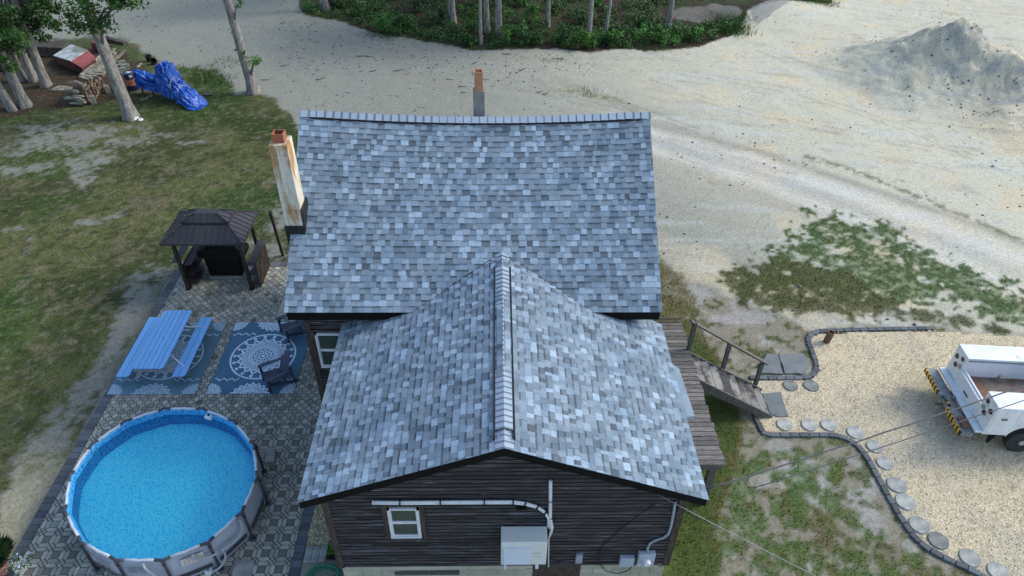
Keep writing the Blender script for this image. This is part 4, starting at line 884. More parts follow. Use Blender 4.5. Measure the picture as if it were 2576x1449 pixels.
for y_ in (14.35,16.15):
    for s_ in (-1,1): MB().bar((-9.63+s_*.22,y_,tz-.05),(-9.63+s_*.62,y_,GZ+.03),.12,.045,up=(0,1,0)).build('leg','greyleg',pt)
    MB().box(-10.6,-8.68,y_-.045,y_-.005,GZ+.33,GZ+.405).build('cross_beam','greyleg',pt); MB().box(-10.02,-9.24,y_-.045,y_-.005,tz-.12,tz-.045).build('top_cleat','greyleg',pt)
    MB().tube([(-9.3,y_+(.35 if y_<15 else -.35),tz-.06),(-8.75,y_,GZ+.38)],.018,8).build('brace','pipew',pt)
# ================================================================== ADIRONDACK CHAIRS (local: faces +x)
def adirondack(loc,rz,label):
    t=thing('adirondack_chair',label,'chair',(0,0,0),'slate blue adirondack chairs')
    f=MB()
    for i in range(6): 
        y_=-.26+i*.09; f.bar((.42,y_+.04,.36),(-.14,y_+.04,.25),.078,.02)
    f.build('seat','adir',t)
    for i in range(5):
        y_=-.22+i*.11; h=.66-.09*abs(i-2)**1.5*.6; f2=MB(); f2.bar((-.12,y_*.85,.24),(-.12-.36*h/.66,y_*1.12,.24+h),.1,.02,up=(1,0,0)) if False else None
    f=MB()
    for i in range(6):
        y_=-.25+i*.1; h=.84-.085*abs(i-2.5)**1.6; f.bar((-.1,y_*.82,.22),(-.1-.44*h,y_*1.08,.22+h),.095,.022,up=(0,1,0)) if False else f.hexa([(-.1,y_*.82-.038,.22),(-.078,y_*.82-.038,.22),(-.078,y_*.82+.038,.22),(-.1,y_*.82+.038,.22),(-.1-.44*h,y_*1.08-.045,.22+h),(-.078-.44*h,y_*1.08-.045,.22+h),(-.078-.44*h,y_*1.08+.045,.22+h),(-.1-.44*h,y_*1.08+.045,.22+h)])
    f.box(-.30,-.28,-.30,.30,.60,.68); f.build('backrest','adir',t)
    for s_ in (-1,1):
        MB().prism([(-.36,s_*.31-.035),(.40,s_*.34-.07),(.46,s_*.34-.02),(.46,s_*.34+.03),(.38,s_*.34+.07),(-.36,s_*.31+.035)],.54,.562).build('armrest','adir',t)
        MB().box(.36,.43,s_*.31-.02,s_*.31+.02,0,.54).build('leg','adir',t); MB().bar((.42,s_*.285,.30),(-.46,s_*.285,.03),.03,.1).build('leg','adir',t); MB().bar((-.27,s_*.30,.55),(-.38,s_*.29,.02),.05,.05).build('rear_strut','adir',t)
    t.location=loc; t.rotation_euler=(0,0,rz); t.scale=(.96,.96,.96); return t
p=g(706,960); adirondack((p[0],p[1],GZ+.03),math.radians(213),'slate blue adirondack chair on the lower right corner of the crisp rug')
p=g(748,838); adirondack((p[0],p[1],GZ+.03),math.radians(215),'slate blue adirondack chair half hidden under the main eave')
# pale mat under the eave beyond the rug
p=[g(*q_) for q_ in ((695,803),(775,800),(790,760),(712,755))]; o=MB().prism([(q_[0],q_[1]) for q_ in p],GZ+.015,GZ+.05).build('door_slab','block'); tag(o,'pale slab on the patio below the main eave','slab')
# ================================================================== GAZEBO AND GRILL
gz=thing('grill_gazebo','dark brown grill gazebo with two tier metal roof on the patio','gazebo',(-9.1,19.0,GZ))
for (x_,y_) in ((-10.16,18.42),(-8.08,18.42),(-10.16,19.72),(-8.08,19.72)):
    o=MB().box(x_-.05,x_+.05,y_-.05,y_+.05,GZ+.03,1.36).build('post','gazpost',gz); LOC[o.name]=LOC[gz.name]; MB().box(x_-.08,x_+.08,y_-.08,y_+.08,GZ+.012,GZ+.03).build('foot_plate','black',o)
R0=[(-10.37,18.08),(-7.84,18.08),(-7.84,19.95),(-10.37,19.95)]; ez=1.38
R1=[(-9.72,18.72),(-8.42,18.72),(-8.42,19.32),(-9.72,19.32)]; C0=[(-9.83,18.68),(-8.36,18.68),(-8.36,19.37),(-9.83,19.37)]; C1=[(-9.43,18.90),(-8.72,18.90),(-8.72,19.14),(-9.43,19.14)]
def hip(A,za,B,zb,name,parent,rib=.19,th=.02):
    f=MB()
    for i in range(4):
        a,b__,c_,d_=A[i],A[(i+1)%4],B[(i+1)%4],B[i]; f.hexa([(*a,za-th),(*b__,za-th),(*c_,zb-th),(*d_,zb-th),(*a,za),(*b__,za),(*c_,zb),(*d_,zb)])
        L_=math.dist(a,b__); n=int(L_/rib)
        ux,uy=(b__[0]-a[0])/L_,(b__[1]-a[1])/L_; pl=[(0,0),(L_,0),((c_[0]-a[0])*ux+(c_[1]-a[1])*uy,1),((d_[0]-a[0])*ux+(d_[1]-a[1])*uy,1)]
        for k in range(1,n):
            s_=k*L_/n; tm=1.
            if s_<pl[3][0]: tm=s_/pl[3][0]
            if s_>pl[2][0]: tm=(L_-s_)/(L_-pl[2][0])
            pa=Vector((a[0]+ux*s_,a[1]+uy*s_,za)); inn=Vector((-uy,ux,0)); dep=abs((d_[0]-a[0])*-uy+(d_[1]-a[1])*ux)
            pb=pa+inn*dep*tm+Vector((0,0,(zb-za)*tm)); f.bar(pa+Vector((0,0,.008)),pb+Vector((0,0,.008)),.018,.022)
        f.bar((*a,za+.012),(*d_,zb+.012),.04,.03)
    for i in range(4): a,b__=A[i],A[(i+1)%4]; f.bar((*a,za-.025),(*b__,za-.025),.05,.06)
    return f.build(name,'gazroof',parent)
hip(R0,ez,R1,ez+.36,'lower_roof',gz); cu=hip(C0,ez+.40,C1,ez+.58,'upper_roof',gz); LOC[cu.name]=LOC[gz.name]
MB().prism(C1,ez+.56,ez+.585).build('roof_cap','gazroof',cu)
f=MB()
for a,b__ in (((-10.16,18.42),(-8.08,18.42)),((-10.16,19.72),(-8.08,19.72)),((-10.16,18.42),(-10.16,19.72)),((-8.08,18.42),(-8.08,19.72))): f.bar((*a,ez-.09),(*b__,ez-.09),.05,.09)
f.build('beam','gazpost',gz)
for s_,xo,xi,nm in ((-1,-10.42,-10.18,'l'),(1,-8.0,-7.75,'r')):
    MB().box(xo,xi,18.42,19.70,GZ+1.08,GZ+1.1).build('side_shelf','gazroof',gz)
for xa,xb in ((-10.13,-9.86),(-8.06,-7.80)):
    for z_ in (GZ+.94,GZ+.55,GZ+.18):
        f=MB()
        for k in range(6): f.box(xa,xb,18.50+k*.195,18.692+k*.195,z_-.015,z_,(k%2)*.4+.3)
        f.build('slatted_shelf','gazroof',gz)
    xp=xa if xa<-9 else xb; f=MB()
    for (a,b__) in (((18.5,GZ+.03),(18.5,GZ+.94)),((19.68,GZ+.03),(19.68,GZ+.94)),((18.5,GZ+.94),(19.68,GZ+.94)),((18.5,GZ+.05),(19.68,GZ+.05)),((18.5,GZ+.05),(19.09,GZ+.94)),((18.5,GZ+.94),(19.09,GZ+.05)),((19.09,GZ+.05),(19.68,GZ+.94)),((19.09,GZ+.94),(19.68,GZ+.05))): f.bar((xp,*a),(xp,*b__),.03,.03,up=(1,0,0))
    f.box(xp-.004,xp+.004,18.5,19.68,GZ+.04,GZ+.93); f.build('braced_side_panel','gazpost',gz)
gc=thing('covered_grill','barbecue under a black fabric cover inside the gazebo','grill',(-9.1,19.4,GZ))
f=MB(); prof=[(-.55,0),(.52,0),(.60,.75),(.78,.80),(.80,.98),(.62,1.06),(.50,1.20),(-.46,1.20),(-.60,1.06),(-.80,.98),(-.78,.80),(-.60,.75)]
nn=len(prof); ysl=[(19.08,.97),(19.12,1.),(19.4,1.02),(19.62,1.),(19.68,.96)]; b0=0
for (y_,k) in ysl: f.V+=[(-9.1+px_*k,y_+(.06 if pz_>.9 and y_<19.3 else 0),GZ+.02+pz_*(.99 if k<1 else 1)) for px_,pz_ in prof]
for j in range(len(ysl)-1):
    for i in range(nn): f.F.append([j*nn+i,(j)*nn+(i+1)%nn,(j+1)*nn+(i+1)%nn,(j+1)*nn+i]); f.T.append(.5)
f.F.append(list(range(nn))[::-1]); f.F.append([(len(ysl)-1)*nn+i for i in range(nn)]); f.T+=[.5,.5]
cv=f.build('grill_cover','cover',gc,bevel=.03); LOC[cv.name]=LOC[gc.name]
MB().box(-9.31,-9.07,19.131,19.135,GZ+.90,GZ+.99).build('cover_badge','label',cv); MB().box(-9.303,-9.077,19.128,19.1305,GZ+.907,GZ+.983).build('badge_field','flat_black',cv)
text('weber',.075,lambda x,y:(-9.20+x,19.126,GZ+.945+y),'badge_lettering','label',cv)
for k in range(5):
    o=MB().box(-9.58+k*.2,-9.385+k*.2,18.97,19.06,GZ+.015,GZ+.07).build('step_brick','stone',bevel=.006); tag(o,'pale brick in the short row on the patio before the covered grill','brick','bricks before the grill')
o=MB().bar(tuple(g(712,642)),tuple(W(679,530,GZ+2.1)),.09,.09).build('wooden_post','board'); tag(o,'lone weathered wooden post between gazebo and chimney','post')
# ================================================================== POOL
pc=(-7.72,10.2); pa_=math.radians(139); A_,B_=2.32,2.04; HP=1.07
def pe(t,k=1.,z=0.):
    x_,y_=A_*k*math.cos(t),B_*k*math.sin(t); return (pc[0]+x_*math.cos(pa_)-y_*math.sin(pa_),pc[1]+x_*math.sin(pa_)+y_*math.cos(pa_),GZ+z)
pool=thing('swimming_pool','round blue above-ground pool with grey wall on the paved patio','pool',(pc[0],pc[1],GZ))
N=14; tj=g(414,1036,HP); dx_,dy_=tj[0]-pc[0],tj[1]-pc[1]; xl=dx_*math.cos(pa_)+dy_*math.sin(pa_); yl=-dx_*math.sin(pa_)+dy_*math.cos(pa_); t0=math.atan2(yl/B_,xl/A_)
J=[t0+2*math.pi*i/N for i in range(N)]
def chord(t,k,z):                                           # polygon-like rim: straight between joints
    s=(t-t0)/(2*math.pi/N); i=math.floor(s); fr_=s-i; ta,tb_=t0+i*2*math.pi/N,t0+(i+1)*2*math.pi/N
    a,b__,c_=Vector(pe(ta,k,z)),Vector(pe(tb_,k,z)),Vector(pe(t,k,z)); return tuple(a.lerp(b__,fr_).lerp(c_,.35))
NT=112; th=[t0+2*math.pi*i/NT for i in range(NT)]
f=MB(); rows=[(.955,.03),(.985,.3),(.99,.6),(.975,.9),(.962,1.03)]
for k,z_ in rows: f.V+=[chord(t,k,z_) for t in th]
for j in range(len(rows)-1):
    for i in range(NT): f.F.append([j*NT+i,j*NT+(i+1)%NT,(j+1)*NT+(i+1)%NT,(j+1)*NT+i]); f.T.append(.5)
wall=f.build('pool_wall','poolw',pool,smooth=True); LOC[wall.name]=LOC[pool.name]
f=MB(); rows=[(.975,1.07),(.955,1.035),(.94,.9),(.93,.60),(.5,.598),(.01,.598)]
for k,z_ in rows: f.V+=[chord(t,k,z_) for t in th]
for j in range(len(rows)-1):
    for i in range(NT): f.F.append([j*NT+i,(j+1)*NT+i,(j+1)*NT+(i+1)%NT,j*NT+(i+1)%NT]); f.T.append(.5)
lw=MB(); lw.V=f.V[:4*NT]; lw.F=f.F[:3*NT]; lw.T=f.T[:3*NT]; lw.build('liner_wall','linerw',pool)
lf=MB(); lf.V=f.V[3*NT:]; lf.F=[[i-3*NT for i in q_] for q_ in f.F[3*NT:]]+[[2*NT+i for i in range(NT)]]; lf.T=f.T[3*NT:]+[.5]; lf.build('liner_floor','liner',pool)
f=MB(); f.V=[chord(t,.945,.93) for t in th]; f.F=[list(range(NT))]; f.T=[.5]; f.build('water','water',pool)
for i in range(N):
    ta,tb_=J[i],J[i]+2*math.pi/N; a,b__=Vector(chord(ta+.0001,.985,HP)),Vector(chord(tb_-.0001,.985,HP))
    d=b__-a; m_=Vector(chord((ta+tb_)/2,.985,HP))
    MB().tube([a.lerp(b__,.16),a.lerp(b__,.33).lerp(m_,.3),m_,a.lerp(b__,.67).lerp(m_,.3),a.lerp(b__,.84)],.031,10).build('top_tube','tubew',pool,smooth=True)
    tp=J[i]-2*math.pi/N; pv=Vector(chord(tp+.0001,.985,HP)); j_=MB(); ctr=Vector(pe(J[i],1.0,HP))
    j_.tube([a.lerp(pv,.17),a.lerp(pv,.06).lerp(ctr,.4),ctr.lerp(a,.3),a.lerp(b__,.06).lerp(ctr,.4),a.lerp(b__,.17)],.036,10); j_.tube([ctr,Vector(pe(J[i],1.005,.93))],.036,8)
    j_.build('tube_joint','poold',pool,smooth=True)
    lg=MB(); lg.tube([pe(J[i],1.0,.98),pe(J[i],1.008,.5),pe(J[i],1.005,.02)],.03,8); lg.tube([pe(J[i],1.01,.012),pe(J[i],1.01,.03)],.07,10); lg.build('leg','poold',pool,smooth=True)
for i in range(N):
    f=MB()
    for s0,s1 in ((.1,.9),):
        n_=8; ta=J[i]; dt=2*math.pi/N
        for k in range(n_):
            a,b__=ta+dt*(s0+(s1-s0)*k/n_),ta+dt*(s0+(s1-s0)*(k+1)/n_); f.poly([chord(a,1.0,.24),chord(b__,1.0,.24),chord(b__,1.003,.36),chord(a,1.003,.36)])
    f.build('tension_strap','poold',wall)
def onwall(tc,zc,k=1.004):
    def fn(x,y):
        t=tc+x/2.15; p=chord(t,k,zc+y); return p
    return fn
def tpx(px,py,z):
    p=g(px,py,z); dx_,dy_=p[0]-pc[0],p[1]-pc[1]; return math.atan2((-dx_*math.sin(pa_)+dy_*math.cos(pa_))/B_,(dx_*math.cos(pa_)+dy_*math.sin(pa_))/A_)
tB=tpx(258,1400,.8); dirn=1
text('Bestway',.17,onwall(tB,.84),'wall_lettering','ink',wall); text('Steel Pro',.10,onwall(tB,.69),'wall_lettering','ink',wall); text('MAX',.19,onwall(tB,.53),'wall_lettering','ink',wall)
tW=tpx(473,1372,.75); f=MB()
for (x0_,x1_,z0_,z1_,m_) in ((-.24,.24,.66,.90,'label'),):
    P=[]; n_=6
    for k in range(n_): 
        a,b__=tW+(x0_+(x1_-x0_)*k/n_)/2.15,tW+(x0_+(x1_-x0_)*(k+1)/n_)/2.15; f.poly([chord(a,1.004,z0_),chord(b__,1.004,z0_),chord(b__,1.004,z1_),chord(a,1.004,z1_)])
f.build('warning_label','label',wall); text('! WARNING !',.062,onwall(tW,.85,1.006),'warning_lettering','inkr',wall)
f=MB()
for r_ in range(3):
    for k in range(5):
        a=tW+(-.2+k*.085)/2.15; b__=a+.06/2.15; f.poly([chord(a,1.006,.79-r_*.045),chord(b__,1.006,.79-r_*.045),chord(b__,1.006,.80-r_*.045),chord(a,1.006,.80-r_*.045)])
f.build('label_lines','inkr',wall)
tL=tpx(355,1415,.75); f=MB()
for r_ in range(6):
    for cc in (0,1):
        a=tL+(-.24+cc*.25)/2.15; b__=a+.22/2.15; f.poly([chord(a,1.004,.86-r_*.045),chord(b__,1.004,.86-r_*.045),chord(b__,1.004,.872-r_*.045),chord(a,1.004,.872-r_*.045)])
f.build('instruction_print','cable',wall)
# hoses and fittings
hx=lambda x,y,h:tuple(W(128.8+.3*x,1323.6-100+.3*y,GZ+h))
def hw(x,y):
    h=.04
    while h<1.05:
        p=W(128.8+.3*x,1223.6+.3*y,GZ+h); dx_,dy_=p[0]-pc[0],p[1]-pc[1]; a=(dx_*math.cos(pa_)+dy_*math.sin(pa_))/A_; b_=(-dx_*math.sin(pa_)+dy_*math.cos(pa_))/B_
        if math.hypot(a,b_)>1.035: return tuple(p)
        h+=.02
    return tuple(p)
def hose(pts,name,label):
    P=[Vector(p) for p in pts]; out=[]
    for i in range(len(P)-1):
        p0,p1,p2,p3=P[max(i-1,0)],P[i],P[i+1],P[min(i+2,len(P)-1)]
        for k in range(5):
            t=k/5; out.append(.5*((2*p1)+(-p0+p2)*t+(2*p0-5*p1+4*p2-p3)*t*t+(-p0+3*p1-3*p2+p3)*t**3))
    out.append(P[-1]); o=MB().tube(out,.028,8).build(name,'hose',smooth=True); return tag(o,label,'hose')
hose([hw(1580,285),hw(1600,330),hw(1590,400),hw(1540,460),hw(1470,510),hw(1420,540)],'pool_hose','grey pool hose curving from the right side of the pool wall to the paving')
hose([hw(1185,570),hw(1200,600),hw(1250,612),hw(1330,590),hw(1400,555)],'pool_hose','grey pool hose from below the warning label to the connector')
hose([hw(1440,535),hw(1460,580),hw(1445,640),hw(1400,690),hw(1345,722)],'pool_hose','grey hose on the paving ending at the round white float')
hose([hw(770,650),hw(785,685),hw(830,725),hw(890,760),hw(960,785)],'pool_hose','grey pool hose leaving the wall at the bottom edge of the frame')
p=hx(1328,728,.0); fl=thing('pool_float','round white pool float fitting on the paving','pool fitting',(p[0],p[1],GZ+.02)); MB().lathe((p[0],p[1],GZ+.02),[(.06,0),(.09,.03),(.09,.1),(.05,.12)],18).build('float_body','white',fl,smooth=False); MB().lathe((p[0],p[1],GZ+.14),[(.025,0),(.02,.01)],12).build('float_cap','cable',fl)
p=g(640,1436); o=MB().rbox((p[0]-.25,p[1]+.02,GZ+.015),.42,.42,.045,.05).build('flat_slab','stone',bevel=.006); tag(o,'square grey slab on the paving below the pool hoses','slab')
p=g(683,1157); f=MB(); f.rbox((p[0],p[1],GZ+.015),.24,.44,.19,math.radians(8)); o=f.build('concrete_block','stone',bevel=.01); tag(o,'plain tan block lying beside the right pool wall','block')
sk_=g(527,1046,.97); f=MB(); f.rbox((sk_[0],sk_[1]-.02,GZ+.915),.2,.15,.08,math.radians(-25)); f.lathe((sk_[0],sk_[1]-.02,GZ+.99),[(.075,0),(.085,.03),(.06,.04)],16); so_=f.build('pool_skimmer','white',bevel=.01); tag(so_,'small white skimmer floating at the far pool wall','skimmer')
MB().lathe((sk_[0],sk_[1]-.02,GZ+1.028),[(.045,0),(.04,.006)],12).build('skimmer_hole','flat_black',so_)
# garden hose coil
p=g(818,1452); P=[]
for k in range(150): a=k*.25; r_=.27+.05*math.sin(a*.37)+.03*math.sin(k*.11); P.append((p[0]+r_*math.cos(a)*1.15,p[1]+.05*math.sin(k*.05)+r_*math.sin(a)*.8,GZ+.03+.0006*k+.01*math.sin(k*.7)))
o=MB().tube(P,.013,6).build('garden_hose','ghose',smooth=True); tag(o,'coiled green garden hose by the front left house corner','hose')
# ================================================================== FOLIAGE HELPERS
def leafcloud(centers,radii,per,size,flat=.5):
    C=np.repeat(np.array(centers,float),per,0); R=np.repeat(np.array(radii,float),per); n=len(C)
    d=rng.normal(0,1,(n,3)); d/=np.linalg.norm(d,axis=1,keepdims=True); rr=R*rng.random(n)**.5; P=C+d*rr[:,None]*np.array([1,1,flat+.25])
    nrm=rng.normal(0,1,(n,3)); nrm[:,2]=np.abs(nrm[:,2])+flat; nrm/=np.linalg.norm(nrm,axis=1,keepdims=True)
    t=rng.normal(0,1,(n,3)); t-=nrm*(t*nrm).sum(1,keepdims=True); t/=np.linalg.norm(t,axis=1,keepdims=True); b_=np.cross(nrm,t); s=(size*rng.uniform(.6,1.25,n))[:,None]
    V=np.stack([P-t*s*.6,P+b_*s*.32-t*s*.05,P+t*s*.6-nrm*s*.15,P-b_*s*.32-t*s*.05],1).reshape(-1,3)
    tn=np.clip(np.repeat(rng.normal(.5,.16,len(centers)),per)+rng.normal(0,.16,n),0,1)
    return V,np.arange(4*n).reshape(-1,4),tn
def tree(name,label,base,h,r0,clusters,crad,per,size,lm,cat='tree',group=None,lean=(0,0),curve=0.,branches=True,cut=None):
    bx,by=base[0],base[1]; t=thing(name,label,cat,(bx,by,GZ),group); n=14; P=[];R=[]
    ph=random.uniform(0,6)
    for i in range(n):
        s=i/(n-1); z=GZ-.15+h*s; P.append((bx+lean[0]*s+curve*math.sin(s*3+ph*.0)*s,by+lean[1]*s,z)); R.append(r0*(1-.62*s)*(1+.38*math.exp(-s*h/.28)))
    P=[Vector(p) for p in P]; f=MB(); m=14; x=Vector((1,0,0)); b0=0
    for i,p in enumerate(P):
        for k in range(m):
            a=2*math.pi*k/m; rr=R[i]*(1+.07*math.sin(3*a+i*.4+ph)+.04*math.sin(7*a+i)+(.22*math.cos(5*a+ph) if i==0 else 0)); f.V.append((p.x+rr*math.cos(a),p.y+rr*math.sin(a),p.z))
    for i in range(n-1):
        for k in range(m): f.F.append([i*m+k,i*m+(k+1)%m,(i+1)*m+(k+1)%m,(i+1)*m+k]); f.T.append(.5)
    if branches:
        for c_ in random.sample(list(clusters),min(12,len(clusters))):
            c_=Vector(c_); s=min(.95,max(.15,(c_.z-GZ-.8)/h)); q=P[int(s*(n-1))]; mid=q.lerp(c_,.5)+Vector((0,0,.3)); f.tube([q,mid,c_],[R[int(s*(n-1))]*.35,.05,.015],6)
    f.build('trunk','bark',t,smooth=True)
    if len(clusters):
        V,F,tn=leafcloud(clusters,[crad*random.uniform(.6,1.2) for _ in clusters],per,size); finish('crown',V,F,M[lm],t,tone=tn)
    return t
def ellip(c,r,n,zmin=None):
    out=[]
    while len(out)<n:
        d=rng.normal(0,1,3); d/=np.linalg.norm(d); k=rng.random()**.4; p=np.array(c)+d*np.array(r)*k
        if zmin is None or p[2]>zmin: out.append(p)
    return out
def wpx(l,Y): return [W(px,py,Y+random.uniform(-.8,.8),1) for px,py in l]
def blob(x0,x1,y0,y1,n,Y): return [W(random.uniform(x0,x1),random.uniform(y0,y1),Y+random.uniform(-1.4,1.4),1) for _ in range(n)]
LG='oaks at the left edge of the yard'
b1=g(330,296); tree('oak_tree','thick leaning oak trunk standing beside the firewood pile',b1,11,.29,blob(165,330,-60,10,26,b1[1]-.6)+wpx([(180,35),(200,60),(225,72),(245,60),(262,45),(300,12),(330,10),(345,5),(175,55),(210,30),(235,20),(290,-5),(268,68),(190,70)],b1[1]-.5)+ellip((b1[0]-1,b1[1]+1,9.5),(4,4,3.5),60),.42,95,.15,'leaf',group=LG,lean=(-.9,.6))
b2=g(116,216); tree('oak_tree','oak at left edge with trunk to the left of the red and white hut',b2,10,.215,blob(20,150,-50,60,34,b2[1])+wpx([(140,70),(110,95),(85,88),(120,60),(95,70),(60,85)],b2[1])+ellip((b2[0],b2[1]+1,9),(3.5,3.5,3),46),.45,95,.15,'leaf',group=LG,lean=(.4,0))
b3=g(86,203); tree('oak_tree','darker oak trunk just left of the trunk by the hut',b3,10,.19,blob(-20,110,-50,80,34,b3[1])+ellip((b3[0]-1,b3[1]+2,9),(3.5,3.5,3),40),.45,90,.15,'leafd',group=LG)
b4=g(66,268); tree('oak_tree','pale double oak, right stem, at the left edge of the frame',b4,10,.23,blob(-60,40,20,115,34,b4[1]-.3)+wpx([(20,165),(8,150),(30,170),(0,170),(-15,160),(45,120),(20,120),(52,105)],b4[1]-.3)+ellip((b4[0]-1,b4[1],9),(3.5,3.5,3),40),.42,95,.15,'leaf',group=LG,lean=(-.3,0))
b5=g(34,275); tree('oak_tree','pale double oak, left stem, leaning out of the frame',b5,10,.20,blob(-140,-20,60,150,30,b5[1]-.3)+ellip((b5[0]-2.5,b5[1],9),(3.5,3.5,3),30),.42,90,.15,'leafd',group=LG,lean=(-1.6,0))
b6=g(57,202); tree('oak_tree','thin dark oak trunk behind the pale double oak',b6,10,.17,blob(-60,60,-40,100,26,b6[1]+.8)+ellip((b6[0]-1,b6[1]+3,9),(3.5,3.5,3),30),.45,90,.15,'leafd',group=LG)
b7=g(640,234); t7=tree('oak_tree','bare straight trunk with small leaf sprigs beside the sand drive',b7,11,.25,wpx([(603,128),(612,133),(628,152),(640,148),(646,157),(636,160),(652,150),(600,12),(606,5)],b7[1]-.3)+ellip((b7[0]-.5,b7[1]+.5,10.5),(4.2,4.2,3.),60),.24,24,.13,'leafb',group=LG,lean=(-.9,.2),curve=.15)
# wood edge trees
FT=[((818,24),.26,'thick pale trunk at the left end of the wood edge'),((1137,56),.24,'trunk standing deep in the undergrowth, left of the thin white one'),((1209,111),.10,'very slender pale trunk nearest the sand at the wood edge'),((1226,82),.17,'leaning trunk just behind the slender pale one'),((1254,92),.2,'forked pale trunk right of the slender one'),((1377,68),.14,'straight thin trunk between two gaps in the wood'),((1480,105),.15,'left trunk of the close pair at the wood edge'),((1521,99),.11,'thin right trunk of the close pair, tilted'),((1679,83),.17,'lone trunk rising from the bright bush')]
for i,(p,r_,l) in enumerate(FT):
    b_=g(*p); tree('forest_tree',l,b_,9,r_,ellip((b_[0],b_[1]+1.5,7.2),(2.6,2.8,2.4),34,3.5),.55,60,.17,'leaf' if i%2 else 'leafb',group='trees along the wood edge',lean=((.5,.2) if i==7 else ((-.3,.3) if i==3 else (0,0))))
for i,(px,py) in enumerate(((900,-20),(1010,-30),(1300,-25),(1600,-30),(1080,-40),(1420,-30),(1750,-60))):
    b_=g(px,py); tree('forest_tree','tall tree deep in the wood beyond the front trunks',b_,10,.2,ellip((b_[0],b_[1],7.5),(3.4,3.4,3.),40,3.),.6,60,.19,'leafd',group='trees deeper in the wood')
# saplings and shrubs at wood edge
def shrub(name,label,px,py,w_,h_,lm,n=16,per=55,size=.12,cat='shrub',group='shrubs along the wood edge',z0=.15):
    b_=g(px,py); t=thing(name,label,cat,(b_[0],b_[1],GZ),group); C=[np.array([b_[0]+random.gauss(0,w_*.42),b_[1]+random.gauss(0,w_*.35),GZ+z0+random.random()**.8*h_]) for _ in range(n)]
    f=MB()
    for c_ in C[:7]: f.tube([(b_[0]+random.uniform(-.1,.1),b_[1],GZ),tuple(c_)],[.02,.006],5)
    f.build('stems','darkw',t); V,F,tn=leafcloud(C,[.28*random.uniform(.7,1.3)]*n,per,size,.6); finish('foliage',V,F,M[lm],t,tone=tn)
SH=[((1688,112),1.0,.9,'leafb','large bright green bush at the foot of the lone trunk'),((1640,105),.8,.7,'leafb','bright bush just left of the largest one'),((1740,100),.8,.6,'leafb','low bright bush right of the largest one'),((1480,120),.8,.7,'leafb','leafy bush at the foot of the trunk pair'),((1430,110),.8,.6,'leaf','medium bush left of the trunk pair'),((1530,112),.7,.6,'leafb','small bush right of the trunk pair'),((1290,110),1.0,.9,'leafb','tall bright shrub right of the forked trunk'),((1340,112),1.,.6,'leaf','broad dark shrub in the middle of the wood edge'),((1190,80),.9,1.2,'leafb','sapling wrapped round the slender pale trunk'),((1180,112),.6,.4,'leaf','low shrub nearest the house chimney line'),((975,85),.8,.8,'leafb','pale green bush at the left part of the wood edge'),((1010,70),.7,.6,'leaf','mixed bush behind the pale green one'),((930,40),1.1,.8,'leaf','wide dark bush behind the leaf litter'),((860,15),1.1,.8,'leaf','bush left near the thick pale trunk'),((1100,60),1.,.8,'leafd','dark bush in the wood left of centre'),((1330,60),1.,.9,'leafb','bush in a light gap behind the shrubs'),((1390,30),1.,1.2,'leafb','young sapling foliage at the top of the frame'),((1290,15),1.1,1.4,'leafb','overhanging leafy sapling above the forked trunk'),((1210,20),1.,1.2,'leafb','sapling foliage at the top, left of the forked trunk'),((1560,95),.8,.5,'leaf','low bush in front of the grassy clearing'),((1610,70),.8,.5,'leaf','small dark bush in the clearing'),((1460,60),.8,.7,'leaf','shaded shrub behind the trunk pair'),((1500,30),.9,.9,'leafb','sapling between the pair at the frame top'),((1050,30),1.1,.9,'leafd','dark undergrowth bush at top left of the wood')]
for (p,w_,h_,lm,l) in SH: shrub('shrub',l,p[0],p[1],w_,h_,lm)
# undergrowth as stuff
cs=[]
for _ in range(1700):
    u_,v_=random.uniform(760,1900),random.uniform(-40,125)
    if pmask(np.array([float(u_)]),np.array([float(v_)]),FOREST,4)[0]>.75 and not (1690<u_<1900 and 20<v_<62):
        if fbm(np.array([u_/60.]),np.array([v_/30.]),1,2,80)[0]>.42: b_=g(u_,v_); cs.append((b_[0],b_[1],GZ+random.uniform(.05,.35)))
V,F,tn=leafcloud(cs,[.34]*len(cs),32,.12,.5); o=finish('undergrowth',V,F,M['leaf'],tone=tn); tag(o,'dense low green undergrowth covering the wood floor','undergrowth',kind='stuff')
# tall grass at the right end of the wood
def tuft(pts,n,h,name,label,c0=(.05,.10,.02),sp=.35):
    C=np.repeat(np.array(pts,float),n,0); C[:,:2]+=rng.normal(0,sp,(len(C),2)); m_=len(C); a=rng.uniform(0,6.28,m_); hh=rng.uniform(h*.5,h,m_); w_=.018
    d=np.stack([np.cos(a)*w_,np.sin(a)*w_,0*a],-1); V=np.empty((m_,3,3)); V[:,0]=C-d; V[:,1]=C+d; V[:,2]=C+np.stack([rng.normal(0,.3,m_)*hh,rng.normal(0,.3,m_)*hh,hh],-1)
    cc=np.array(c0)*(1+.4*rng.normal(0,1,(m_,1))).clip(.3,2); o=finish(name,V.reshape(-1,3),np.arange(3*m_).reshape(-1,3),M['grass'],col=np.repeat(cc,3,0)); return tag(o,label,'grass',kind='stuff')
tuft([g(random.uniform(*a),random.uniform(*b__)) for a,b__ in [((1780,1870),(45,85))]*30+[((1960,2090),(2,24))]*34+[((1850,1900),(20,60))]*16+[((1560,1760),(75,100))]*14],70,.55,'tall_grass','tall bright grass at the right end of the wood',c0=(.05,.115,.02),sp=.4)
tuft([g(random.uniform(*a),random.uniform(*b__)) for a,b__ in [((470,560),(178,208))]*12+[((930,1000),(85,100))]*4+[((1380,1420),(150,155))]*1+[((1465,1480),(232,236))]*1+[((560,600),(150,180))]*2],45,.22,'weed_tufts','low weed tufts along the sand drive and behind the tarp',c0=(.06,.12,.03),sp=.45)
